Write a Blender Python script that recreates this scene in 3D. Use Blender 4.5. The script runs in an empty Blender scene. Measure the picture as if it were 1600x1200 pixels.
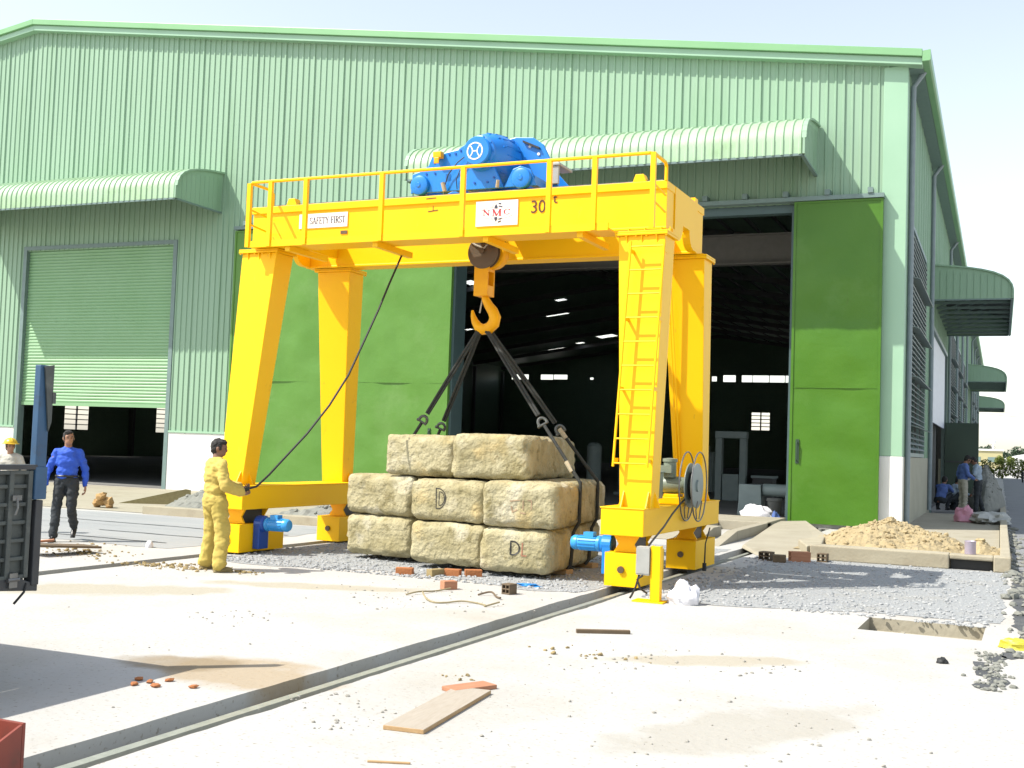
SKY, SUN, EXPO = 0.108, 3.0, 1.28
import bpy, bmesh, math, random
from mathutils import Vector, Matrix, noise
from mathutils.bvhtree import BVHTree
random.seed(7)
R = math.radians
scene = bpy.context.scene
COL = scene.collection

# ------------------------------------------------------------------ camera, sky, sun
cam_data = bpy.data.cameras.new('camera')
cam = bpy.data.objects.new('camera', cam_data)
COL.objects.link(cam)
F, YAW, PITCH, ROLL = 1786.5, R(23.2), R(3.05), R(2.0)
fw = Vector((-math.sin(YAW) * math.cos(PITCH), math.cos(YAW) * math.cos(PITCH), math.sin(PITCH)))
rt0 = Vector((math.cos(YAW), math.sin(YAW), 0))
up0 = rt0.cross(fw)
rt = math.cos(ROLL) * rt0 + math.sin(ROLL) * up0
up = -math.sin(ROLL) * rt0 + math.cos(ROLL) * up0
M = Matrix((rt, up, -fw)).transposed().to_4x4()
M.translation = Vector((0, 0, 1.7))
cam.matrix_world = M
cam_data.sensor_width = 36
cam_data.lens = F / 1600 * 36
cam_data.clip_start = 0.05
cam_data.clip_end = 5000
scene.camera = cam

world = bpy.data.worlds.new('World')
scene.world = world
world.use_nodes = True
wn = world.node_tree
sky = wn.nodes.new('ShaderNodeTexSky')
sky.sky_type = 'NISHITA'
sky.sun_disc = False
sky.sun_elevation = R(51.3)
sky.sun_rotation = R(-129.8)
sky.air_density = 1.2
sky.dust_density = 1.0
sky.ozone_density = 0.5
bg = wn.nodes['Background']
hz = wn.nodes.new('ShaderNodeHueSaturation')
hz.inputs['Saturation'].default_value = 0.55
wn.links.new(sky.outputs[0], hz.inputs['Color'])
wn.links.new(hz.outputs[0], bg.inputs[0])
bg.inputs[1].default_value = SKY
sun_d = bpy.data.lights.new('sun', 'SUN')
sun_d.energy = SUN
sun_d.angle = R(0.5)
sun_d.color = (1.0, 0.95, 0.86)
sun = bpy.data.objects.new('sun', sun_d)
COL.objects.link(sun)
SUNDIR = Vector((1.2, 1.0, -1.95)).normalized()
sun.rotation_euler = SUNDIR.to_track_quat('-Z', 'Y').to_euler()
sun.location = (-20, -20, 30)
scene.view_settings.view_transform = 'Standard'
scene.view_settings.look = 'None'
scene.view_settings.gamma = 1
scene.view_settings.exposure = EXPO
scene.cycles.max_bounces = 6
scene.cycles.use_denoising = True

# ------------------------------------------------------------------ materials
def mat(name, c, c2=None, rough=0.6, metal=0.0, ns=6.0, bump=0.0, bs=None, detail=6.0, spec=0.5, dirt=None, dirt_scale=1.5,
        dirt_lo=0.55, dirt_hi=0.75, stretch=None):
    k_ = 0.9 if min(c) > 0.6 else 0.72
    if name in ('yellow_paint', 'orange_yellow_paint'):
        k_, spec = 1.0, 0.25
    c = tuple(x * k_ for x in c)
    c2 = tuple(x * k_ for x in c2) if c2 else None
    dirt = tuple(x * k_ for x in dirt) if dirt else None
    m = bpy.data.materials.new(name)
    m.use_nodes = True
    nt = m.node_tree
    b = nt.nodes['Principled BSDF']
    b.inputs['Roughness'].default_value = rough
    b.inputs['Metallic'].default_value = metal
    b.inputs['Specular IOR Level'].default_value = spec
    tc = nt.nodes.new('ShaderNodeTexCoord')
    co = tc.outputs['Object']
    if stretch:
        mp = nt.nodes.new('ShaderNodeMapping')
        mp.inputs['Scale'].default_value = stretch
        nt.links.new(co, mp.inputs[0])
        co = mp.outputs[0]
    if c2 is None:
        c2 = tuple(x * 0.86 for x in c)
    n = nt.nodes.new('ShaderNodeTexNoise')
    n.inputs['Scale'].default_value = ns
    n.inputs['Detail'].default_value = detail
    nt.links.new(co, n.inputs['Vector'])
    mr = nt.nodes.new('ShaderNodeMapRange')
    mr.inputs[1].default_value = 0.3
    mr.inputs[2].default_value = 0.7
    nt.links.new(n.outputs['Fac'], mr.inputs[0])
    mx = nt.nodes.new('ShaderNodeMix')
    mx.data_type = 'RGBA'
    mx.inputs[6].default_value = (*c, 1)
    mx.inputs[7].default_value = (*c2, 1)
    nt.links.new(mr.outputs[0], mx.inputs[0])
    out = mx.outputs[2]
    if dirt:
        n2 = nt.nodes.new('ShaderNodeTexNoise')
        n2.inputs['Scale'].default_value = dirt_scale
        n2.inputs['Detail'].default_value = 8
        n2.inputs['Roughness'].default_value = 0.65
        nt.links.new(co, n2.inputs['Vector'])
        mr2 = nt.nodes.new('ShaderNodeMapRange')
        mr2.inputs[1].default_value = dirt_lo
        mr2.inputs[2].default_value = dirt_hi
        nt.links.new(n2.outputs['Fac'], mr2.inputs[0])
        mx2 = nt.nodes.new('ShaderNodeMix')
        mx2.data_type = 'RGBA'
        nt.links.new(out, mx2.inputs[6])
        mx2.inputs[7].default_value = (*dirt, 1)
        nt.links.new(mr2.outputs[0], mx2.inputs[0])
        out = mx2.outputs[2]
    nt.links.new(out, b.inputs['Base Color'])
    if bump:
        bp = nt.nodes.new('ShaderNodeBump')
        bp.inputs['Strength'].default_value = 1.0
        bp.inputs['Distance'].default_value = bump
        nb = n
        if bs:
            nb = nt.nodes.new('ShaderNodeTexNoise')
            nb.inputs['Scale'].default_value = bs
            nb.inputs['Detail'].default_value = 8
            nt.links.new(co, nb.inputs['Vector'])
        nt.links.new(nb.outputs['Fac'], bp.inputs['Height'])
        nt.links.new(bp.outputs[0], b.inputs['Normal'])
    return m

MT = {}
MT['clad'] = mat('pale_green_sheet', (0.345, 0.53, 0.365), (0.385, 0.57, 0.405), 0.5, spec=0.3, ns=0.5, dirt=(0.29, 0.47, 0.29), dirt_scale=0.35, stretch=(3, 3, 0.5))
MT['clad_trim'] = mat('green_trim_sheet', (0.25, 0.52, 0.24), (0.29, 0.56, 0.28), 0.4, ns=0.7)
MT['clad_pale'] = mat('pale_trim_sheet', (0.38, 0.62, 0.42), (0.42, 0.66, 0.46), 0.4, ns=0.7)
MT['canopy'] = mat('canopy_sheet', (0.42, 0.62, 0.36), (0.46, 0.66, 0.44), 0.45, ns=1.2, dirt=(0.32, 0.5, 0.26), dirt_scale=1.0)
MT['canopy_shade'] = mat('dark_grey_canopy_shade', (0.075, 0.085, 0.085), None, 0.7)  # shade under the canopies put into a dark sheet colour
MT['canopy_end'] = mat('canopy_end_sheet', (0.17, 0.38, 0.17), (0.2, 0.42, 0.2), 0.5, ns=2)
MT['shutter'] = mat('shutter_slats', (0.27, 0.50, 0.25), (0.31, 0.54, 0.30), 0.42, ns=0.8)
MT['door'] = mat('grass_green_paint', (0.070, 0.205, 0.010), (0.092, 0.24, 0.018), 0.38, spec=0.35, ns=0.8, dirt=(0.12, 0.27, 0.045), dirt_scale=0.6, bump=0.03, bs=1.3)
MT['door_pale'] = mat('paler_grass_green_paint', (0.118, 0.285, 0.040), (0.14, 0.315, 0.055), 0.38, spec=0.3, ns=0.8, dirt=(0.175, 0.34, 0.085), dirt_scale=0.6, bump=0.03, bs=1.3)  # paler version of the door green, for the left door
MT['door_dark'] = mat('dark_green_paint', (0.035, 0.075, 0.045), None, 0.5, ns=1)
MT['jamb'] = mat('grey_blue_steel', (0.085, 0.15, 0.155), None, 0.5, ns=2)
MT['white_wall'] = mat('white_render', (0.80, 0.79, 0.76), (0.74, 0.73, 0.69), 0.85, ns=1.5, dirt=(0.62, 0.58, 0.5), dirt_scale=0.9, dirt_lo=0.6, dirt_hi=0.85, bump=0.003, bs=40)
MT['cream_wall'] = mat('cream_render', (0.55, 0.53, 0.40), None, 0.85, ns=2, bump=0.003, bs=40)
MT['roof'] = mat('roof_sheet', (0.30, 0.45, 0.32), None, 0.5)
MT['steel_dark'] = mat('dark_steel', (0.06, 0.065, 0.07), (0.04, 0.04, 0.045), 0.55, ns=5)
MT['rafter'] = mat('rafter_paint', (0.22, 0.23, 0.23), None, 0.6)
MT['louvre'] = mat('louvre_slats', (0.36, 0.43, 0.42), None, 0.5)
MT['frame_grey'] = mat('grey_green_frame', (0.22, 0.32, 0.30), None, 0.5)
MT['pipe'] = mat('grey_pipe', (0.30, 0.37, 0.40), None, 0.5)
MT['panel_white'] = mat('bluish_white_panel', (0.72, 0.76, 0.85), None, 0.5)
MT['skylight'] = mat('milky_skylight', (0.8, 0.82, 0.8), None, 0.6)
MT['yellow'] = mat('yellow_paint', (0.92, 0.53, 0.0015), (0.90, 0.50, 0.0015), 0.42, ns=1.2, dirt=(0.80, 0.40, 0.008), dirt_scale=0.9, dirt_lo=0.6, dirt_hi=0.9)
MT['yellow_hook'] = mat('orange_yellow_paint', (0.85, 0.43, 0.003), (0.74, 0.34, 0.005), 0.42, ns=6)
MT['blue'] = mat('bright_blue_paint', (0.012, 0.285, 0.88), (0.012, 0.235, 0.80), 0.32, ns=3)
MT['blue_light'] = mat('light_blue_paint', (0.05, 0.42, 0.95), None, 0.32, ns=3)
MT['blue_deep'] = mat('deep_blue_paint', (0.015, 0.10, 0.50), None, 0.3, ns=3)
MT['truck_blue'] = mat('faded_blue_paint', (0.045, 0.13, 0.25), (0.035, 0.10, 0.2), 0.55, ns=5, dirt=(0.05, 0.06, 0.07), dirt_scale=4)
MT['truck_dark'] = mat('grimy_dark_steel', (0.11, 0.125, 0.115), (0.075, 0.085, 0.08), 0.6, ns=7, dirt=(0.2, 0.21, 0.19), dirt_scale=6)
MT['white'] = mat('white_paint', (0.82, 0.82, 0.82), None, 0.5)
MT['sign_white'] = mat('white_sign', (0.83, 0.82, 0.84), (0.8, 0.8, 0.82), 0.5)
MT['black'] = mat('black_paint', (0.02, 0.02, 0.02), None, 0.5)
MT['rubber'] = mat('black_rubber', (0.018, 0.02, 0.02), None, 0.6)
MT['sling'] = mat('black_sling_web', (0.022, 0.026, 0.024), (0.05, 0.055, 0.05), 0.8, ns=30)
MT['sleeve'] = mat('beige_sleeve', (0.58, 0.50, 0.34), None, 0.8, ns=10)
MT['steel'] = mat('worn_steel', (0.30, 0.30, 0.29), (0.2, 0.2, 0.2), 0.4, 0.7, ns=10)
MT['shackle'] = mat('shackle_steel', (0.16, 0.17, 0.16), None, 0.45, 0.6, ns=10)
MT['rail'] = mat('rail_steel', (0.44, 0.46, 0.40), (0.34, 0.36, 0.31), 0.4, 0.1, ns=10)
MT['grey_box'] = mat('grey_enclosure', (0.50, 0.50, 0.46), None, 0.5)
MT['grey_green'] = mat('grey_green_enclosure', (0.27, 0.32, 0.24), None, 0.45)
MT['reel'] = mat('grey_reel_disc', (0.27, 0.33, 0.31), None, 0.4, ns=8)
MT['brown_ink'] = mat('brown_lettering', (0.10, 0.035, 0.004), None, 0.5)
MT['red_ink'] = mat('red_lettering', (0.55, 0.03, 0.05), None, 0.5)
MT['pink_ink'] = mat('faded_red_lettering', (0.55, 0.25, 0.15), None, 0.8)
MT['navy_ink'] = mat('navy_lettering', (0.04, 0.05, 0.09), None, 0.5)
MT['grey_ink'] = mat('grey_lettering', (0.55, 0.56, 0.6), None, 0.5)
MT['black_ink'] = mat('black_lettering', (0.03, 0.028, 0.025), None, 0.6)
MT['sheave'] = mat('greasy_sheave_plate', (0.16, 0.105, 0.06), (0.11, 0.08, 0.05), 0.45, ns=8)
MT['kerb'] = mat('cream_concrete', (0.50, 0.45, 0.33), (0.44, 0.39, 0.28), 0.9, ns=3, bump=0.006, bs=25, dirt=(0.36, 0.31, 0.22), dirt_scale=2)
MT['apron'] = mat('sandy_concrete', (0.46, 0.42, 0.32), (0.40, 0.36, 0.27), 0.9, ns=1.5, bump=0.01, bs=12, dirt=(0.33, 0.29, 0.2), dirt_scale=1.2)
MT['slab_grey'] = mat('grey_slab', (0.36, 0.375, 0.38), (0.42, 0.425, 0.42), 0.8, ns=0.6, bump=0.004, bs=30, dirt=(0.18, 0.19, 0.20), dirt_scale=0.5, stretch=(0.4, 2.5, 1))
MT['asphalt'] = mat('dark_asphalt', (0.07, 0.075, 0.08), (0.10, 0.105, 0.11), 0.8, ns=3, bump=0.01, bs=60, dirt=(0.2, 0.2, 0.19), dirt_scale=0.7)
MT['sand'] = mat('yellow_sand', (0.52, 0.42, 0.24), (0.42, 0.33, 0.18), 0.95, ns=5, bump=0.02, bs=25, dirt=(0.33, 0.27, 0.17), dirt_scale=4)
MT['gravel'] = mat('crushed_stone', (0.46, 0.475, 0.475), (0.33, 0.345, 0.35), 0.9, ns=20, bump=0.03, bs=28, dirt=(0.42, 0.41, 0.37), dirt_scale=0.9)
MT['stone'] = mat('grey_stone', (0.50, 0.51, 0.505), (0.35, 0.36, 0.365), 0.9, ns=9)
MT['clod'] = mat('dirt_clod', (0.42, 0.32, 0.15), (0.30, 0.23, 0.11), 0.95, ns=9)
MT['rubble'] = mat('grey_rubble', (0.30, 0.30, 0.26), (0.22, 0.23, 0.2), 0.9, ns=6)
MT['pebble'] = mat('pale_pebble', (0.46, 0.44, 0.39), (0.34, 0.32, 0.27), 0.9, ns=9)
MT['brick'] = mat('orange_brick', (0.52, 0.20, 0.07), (0.42, 0.15, 0.05), 0.9, ns=8, bump=0.006, bs=30)
MT['wood'] = mat('pale_wood', (0.60, 0.40, 0.20), (0.50, 0.31, 0.14), 0.75, ns=3, stretch=(2, 14, 14))
MT['wood_pink'] = mat('pinkish_wood', (0.58, 0.27, 0.15), (0.48, 0.21, 0.11), 0.75, ns=3, stretch=(2, 14, 14))
MT['wood_dark'] = mat('dark_wood', (0.20, 0.14, 0.08), (0.14, 0.10, 0.06), 0.85, ns=3, stretch=(2, 14, 14))
MT['rust'] = mat('red_oxide_steel', (0.30, 0.055, 0.03), (0.22, 0.045, 0.03), 0.6, ns=5, dirt=(0.14, 0.05, 0.03), dirt_scale=5)
MT['bag_white'] = mat('white_plastic_bag', (0.74, 0.73, 0.76), None, 0.45, ns=8, bump=0.01, bs=12)
MT['bag_pink'] = mat('pink_plastic_bag', (0.78, 0.35, 0.45), None, 0.45, ns=8, bump=0.01, bs=12)
MT['bag_yellow'] = mat('yellow_plastic_bag', (0.70, 0.62, 0.05), None, 0.45, ns=8, bump=0.01, bs=12)
MT['bag_blue'] = mat('blue_plastic_scrap', (0.03, 0.30, 0.75), None, 0.45, ns=8)
MT['tarp'] = mat('white_tarp', (0.60, 0.60, 0.54), (0.5, 0.5, 0.45), 0.7, ns=4, bump=0.01, bs=8)
MT['cord'] = mat('tan_cord', (0.40, 0.33, 0.18), None, 0.8)
MT['skin'] = mat('skin', (0.42, 0.22, 0.13), (0.38, 0.19, 0.11), 0.5, ns=10)
MT['skin_dark'] = mat('tanned_skin', (0.28, 0.14, 0.08), (0.25, 0.12, 0.07), 0.5, ns=10)
MT['hair'] = mat('black_hair', (0.012, 0.010, 0.009), (0.02, 0.017, 0.015), 0.75, ns=40)
MT['eye'] = mat('eye_dark', (0.02, 0.015, 0.012), None, 0.3)
MT['khaki'] = mat('yellow_khaki_cloth', (0.70, 0.53, 0.13), (0.62, 0.46, 0.10), 0.9, ns=7)
MT['khaki2'] = mat('yellow_khaki_trouser_cloth', (0.66, 0.50, 0.12), (0.57, 0.43, 0.09), 0.9, ns=7)
MT['cloth_blue'] = mat('royal_blue_cloth', (0.03, 0.13, 0.72), (0.025, 0.10, 0.62), 0.75, ns=5)
MT['cloth_blue2'] = mat('faded_blue_cloth', (0.12, 0.20, 0.50), (0.10, 0.17, 0.45), 0.85, ns=5)
MT['cloth_dark'] = mat('dark_trouser_cloth', (0.022, 0.03, 0.036), (0.03, 0.036, 0.042), 0.8, ns=5)
MT['cloth_white'] = mat('off_white_cloth', (0.62, 0.60, 0.52), None, 0.85, ns=5)
MT['cloth_pale'] = mat('pale_blue_cloth', (0.45, 0.56, 0.66), None, 0.85, ns=5)
MT['cloth_beige'] = mat('beige_cloth', (0.50, 0.47, 0.38), None, 0.85, ns=5)
MT['shoe'] = mat('black_leather', (0.02, 0.02, 0.02), None, 0.35)
MT['shoe_brown'] = mat('dusty_boot', (0.30, 0.23, 0.09), None, 0.8)
MT['helmet'] = mat('yellow_helmet', (0.85, 0.55, 0.02), None, 0.3)
MT['machine'] = mat('grey_green_machine', (0.32, 0.40, 0.39), None, 0.5, ns=4)
MT['leaf'] = mat('yellow_green_leaf', (0.20, 0.24, 0.02), (0.12, 0.17, 0.015), 0.7, ns=3)
MT['leaf_far'] = mat('distant_leaf', (0.07, 0.12, 0.06), (0.05, 0.09, 0.05), 0.8, ns=1)
MT['trunk'] = mat('tree_bark', (0.12, 0.09, 0.06), None, 0.9)
MT['cream_bldg'] = mat('cream_building_wall', (0.62, 0.56, 0.30), None, 0.8, ns=0.3)
MT['floor'] = mat('dusty_shop_floor', (0.30, 0.29, 0.27), (0.22, 0.22, 0.21), 0.8, ns=0.5)

def concrete_block_mat():
    m = mat('weathered_concrete', (0.58, 0.52, 0.325), (0.39, 0.335, 0.17), 0.95, ns=3.5, bump=0.035, bs=16, dirt=(0.25, 0.21, 0.09), dirt_scale=5, dirt_lo=0.54, dirt_hi=0.70)
    nt = m.node_tree
    b = nt.nodes['Principled BSDF']
    src = b.inputs['Base Color'].links[0].from_socket
    tc = [n for n in nt.nodes if n.type == 'TEX_COORD'][0]
    # pale lime streaks and orange stains
    for sc_, lo, hi, colr, off in ((2.2, 0.57, 0.75, (0.52, 0.48, 0.36), 0), (1.7, 0.6, 0.75, (0.50, 0.38, 0.17), 7.3)):
        mp = nt.nodes.new('ShaderNodeMapping')
        mp.inputs['Location'].default_value = (off, off, off)
        nt.links.new(tc.outputs['Object'], mp.inputs[0])
        n = nt.nodes.new('ShaderNodeTexNoise')
        n.inputs['Scale'].default_value = sc_
        n.inputs['Detail'].default_value = 7
        nt.links.new(mp.outputs[0], n.inputs['Vector'])
        mr = nt.nodes.new('ShaderNodeMapRange')
        mr.inputs[1].default_value, mr.inputs[2].default_value = lo, hi
        nt.links.new(n.outputs['Fac'], mr.inputs[0])
        mx = nt.nodes.new('ShaderNodeMix')
        mx.data_type = 'RGBA'
        nt.links.new(src, mx.inputs[6])
        mx.inputs[7].default_value = (*colr, 1)
        nt.links.new(mr.outputs[0], mx.inputs[0])
        src = mx.outputs[2]
    # small pits
    v = nt.nodes.new('ShaderNodeTexNoise')
    v.inputs['Scale'].default_value = 22
    v.inputs['Detail'].default_value = 3
    nt.links.new(tc.outputs['Object'], v.inputs['Vector'])
    mr = nt.nodes.new('ShaderNodeMapRange')
    mr.inputs[1].default_value, mr.inputs[2].default_value = 0.66, 0.72
    nt.links.new(v.outputs['Fac'], mr.inputs[0])
    mx = nt.nodes.new('ShaderNodeMix')
    mx.data_type = 'RGBA'
    nt.links.new(src, mx.inputs[6])
    mx.inputs[7].default_value = (0.2, 0.16, 0.08, 1)
    nt.links.new(mr.outputs[0], mx.inputs[0])
    nt.links.new(mx.outputs[2], b.inputs['Base Color'])
    return m
MT['block'] = concrete_block_mat()
def vary_per_object(m):
    nt = m.node_tree
    tc = [n for n in nt.nodes if n.type == 'TEX_COORD'][0]
    oi = nt.nodes.new('ShaderNodeObjectInfo')
    sc_ = nt.nodes.new('ShaderNodeVectorMath')
    sc_.operation = 'SCALE'
    sc_.inputs[0].default_value = (37.0, 91.0, 53.0)
    nt.links.new(oi.outputs['Random'], sc_.inputs['Scale'])
    ad = nt.nodes.new('ShaderNodeVectorMath')
    tos = [l.to_socket for l in tc.outputs['Object'].links]
    nt.links.new(tc.outputs['Object'], ad.inputs[0])
    nt.links.new(sc_.outputs[0], ad.inputs[1])
    for t in tos:
        nt.links.new(ad.outputs[0], t)
vary_per_object(MT['block'])
def grime(m, colr, scale, lo, hi, fac=0.7, stretch=(1, 1, 1)):
    nt = m.node_tree
    b = nt.nodes['Principled BSDF']
    src = b.inputs['Base Color'].links[0].from_socket
    tc = [n for n in nt.nodes if n.type == 'TEX_COORD'][0]
    mp = nt.nodes.new('ShaderNodeMapping')
    mp.inputs['Scale'].default_value = stretch
    nt.links.new(tc.outputs['Object'], mp.inputs[0])
    n = nt.nodes.new('ShaderNodeTexNoise')
    n.inputs['Scale'].default_value = scale
    n.inputs['Detail'].default_value = 9
    n.inputs['Roughness'].default_value = 0.7
    nt.links.new(mp.outputs[0], n.inputs['Vector'])
    mr = nt.nodes.new('ShaderNodeMapRange')
    mr.inputs[1].default_value, mr.inputs[2].default_value = lo, hi
    mr.inputs[4].default_value = fac
    nt.links.new(n.outputs['Fac'], mr.inputs[0])
    mx = nt.nodes.new('ShaderNodeMix')
    mx.data_type = 'RGBA'
    nt.links.new(mr.outputs[0], mx.inputs[0])
    nt.links.new(src, mx.inputs[6])
    mx.inputs[7].default_value = (*colr, 1)
    nt.links.new(mx.outputs[2], b.inputs['Base Color'])
grime(MT['yellow'], (0.42, 0.20, 0.03), 7, 0.63, 0.74, 0.55, (1, 1, 0.5))
grime(MT['blue'], (0.02, 0.10, 0.25), 9, 0.60, 0.72, 0.6)
grime(MT['clad'], (0.17, 0.26, 0.17), 5, 0.62, 0.78, 0.5, (1.2, 1.2, 0.12))
grime(MT['white_wall'], (0.45, 0.40, 0.30), 3, 0.60, 0.75, 0.5)
grime(MT['door'], (0.07, 0.11, 0.02), 6, 0.64, 0.76, 0.5, (1, 1, 0.3))
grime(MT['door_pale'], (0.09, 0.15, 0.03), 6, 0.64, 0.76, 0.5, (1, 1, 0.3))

def ground_mat():
    m = mat('dusty_concrete_yard', (0.59, 0.58, 0.55), (0.53, 0.515, 0.485), 0.9, ns=0.5, bump=0.006, bs=18, dirt=(0.46, 0.425, 0.35),
            dirt_scale=0.35, dirt_lo=0.5, dirt_hi=0.75)
    nt = m.node_tree
    b = nt.nodes['Principled BSDF']
    src = b.inputs['Base Color'].links[0].from_socket
    geo = nt.nodes.new('ShaderNodeNewGeometry')
    sep = nt.nodes.new('ShaderNodeSeparateXYZ')
    nt.links.new(geo.outputs['Position'], sep.inputs[0])
    def math_(op, a, c):
        n = nt.nodes.new('ShaderNodeMath')
        n.operation = op
        for i, x in enumerate((a, c)):
            if isinstance(x, (int, float)):
                n.inputs[i].default_value = x
            else:
                nt.links.new(x, n.inputs[i])
        return n.outputs[0]
    nz = nt.nodes.new('ShaderNodeTexNoise')
    nz.inputs['Scale'].default_value = 2.2
    nz.inputs['Detail'].default_value = 5
    nt.links.new(geo.outputs['Position'], nz.inputs['Vector'])
    # fine speckle
    sp = nt.nodes.new('ShaderNodeTexNoise')
    sp.inputs['Scale'].default_value = 30
    sp.inputs['Detail'].default_value = 4
    nt.links.new(geo.outputs['Position'], sp.inputs['Vector'])
    mr = nt.nodes.new('ShaderNodeMapRange')
    mr.inputs[1].default_value, mr.inputs[2].default_value = 0.60, 0.72
    nt.links.new(sp.outputs['Fac'], mr.inputs[0])
    mx = nt.nodes.new('ShaderNodeMix')
    mx.data_type = 'RGBA'
    nt.links.new(src, mx.inputs[6])
    mx.inputs[7].default_value = (0.25, 0.23, 0.19, 1)
    nt.links.new(mr.outputs[0], mx.inputs[0])
    src = mx.outputs[2]
    # wet tan stains and one darker brown patch: (x, y, rx, ry, colour)
    for x0, y0, rx, ry, ang, colr in ((-5.0, 6.9, 0.9, 0.50, -10, (0.40, 0.27, 0.11)), (-5.6, 6.95, 0.5, 0.32, 20, (0.26, 0.19, 0.10)),
                                  (-2.2, 9.3, 0.9, 0.25, 30, (0.42, 0.36, 0.24)),
                                  (-8.9, 9.6, 1.6, 0.5, 35, (0.42, 0.37, 0.25)), (-7.2, 11.3, 1.4, 0.3, 20, (0.41, 0.36, 0.24)), (-1.4, 7.2, 1.2, 0.4, 60, (0.42, 0.39, 0.32))):
        ca, sa = math.cos(R(ang)), math.sin(R(ang))
        dx = math_('SUBTRACT', sep.outputs[0], x0)
        dy = math_('SUBTRACT', sep.outputs[1], y0)
        u = math_('DIVIDE', math_('ADD', math_('MULTIPLY', dx, ca), math_('MULTIPLY', dy, sa)), rx)
        w = math_('DIVIDE', math_('SUBTRACT', math_('MULTIPLY', dy, ca), math_('MULTIPLY', dx, sa)), ry)
        d2 = math_('ADD', math_('MULTIPLY', u, u), math_('MULTIPLY', w, w))
        d2 = math_('ADD', d2, math_('MULTIPLY', math_('SUBTRACT', nz.outputs['Fac'], 0.5), 2.4))
        mr = nt.nodes.new('ShaderNodeMapRange')
        mr.inputs[1].default_value, mr.inputs[2].default_value = 1.1, 0.5
        nt.links.new(d2, mr.inputs[0])
        fac = math_('MULTIPLY', mr.outputs[0], 0.62)
        mx = nt.nodes.new('ShaderNodeMix')
        mx.data_type = 'RGBA'
        nt.links.new(src, mx.inputs[6])
        mx.inputs[7].default_value = (*[q * 0.72 for q in colr], 1)
        nt.links.new(fac, mx.inputs[0])
        src = mx.outputs[2]
    nt.links.new(src, b.inputs['Base Color'])
    return m
MT['ground'] = ground_mat()
_b = MT['skylight'].node_tree.nodes['Principled BSDF']
_b.inputs['Transmission Weight'].default_value = 0.95
_b.inputs['IOR'].default_value = 1.02

# ------------------------------------------------------------------ mesh helpers
Z = Vector((0, 0, 1))
def V(*a):
    return Vector(a)

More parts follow.
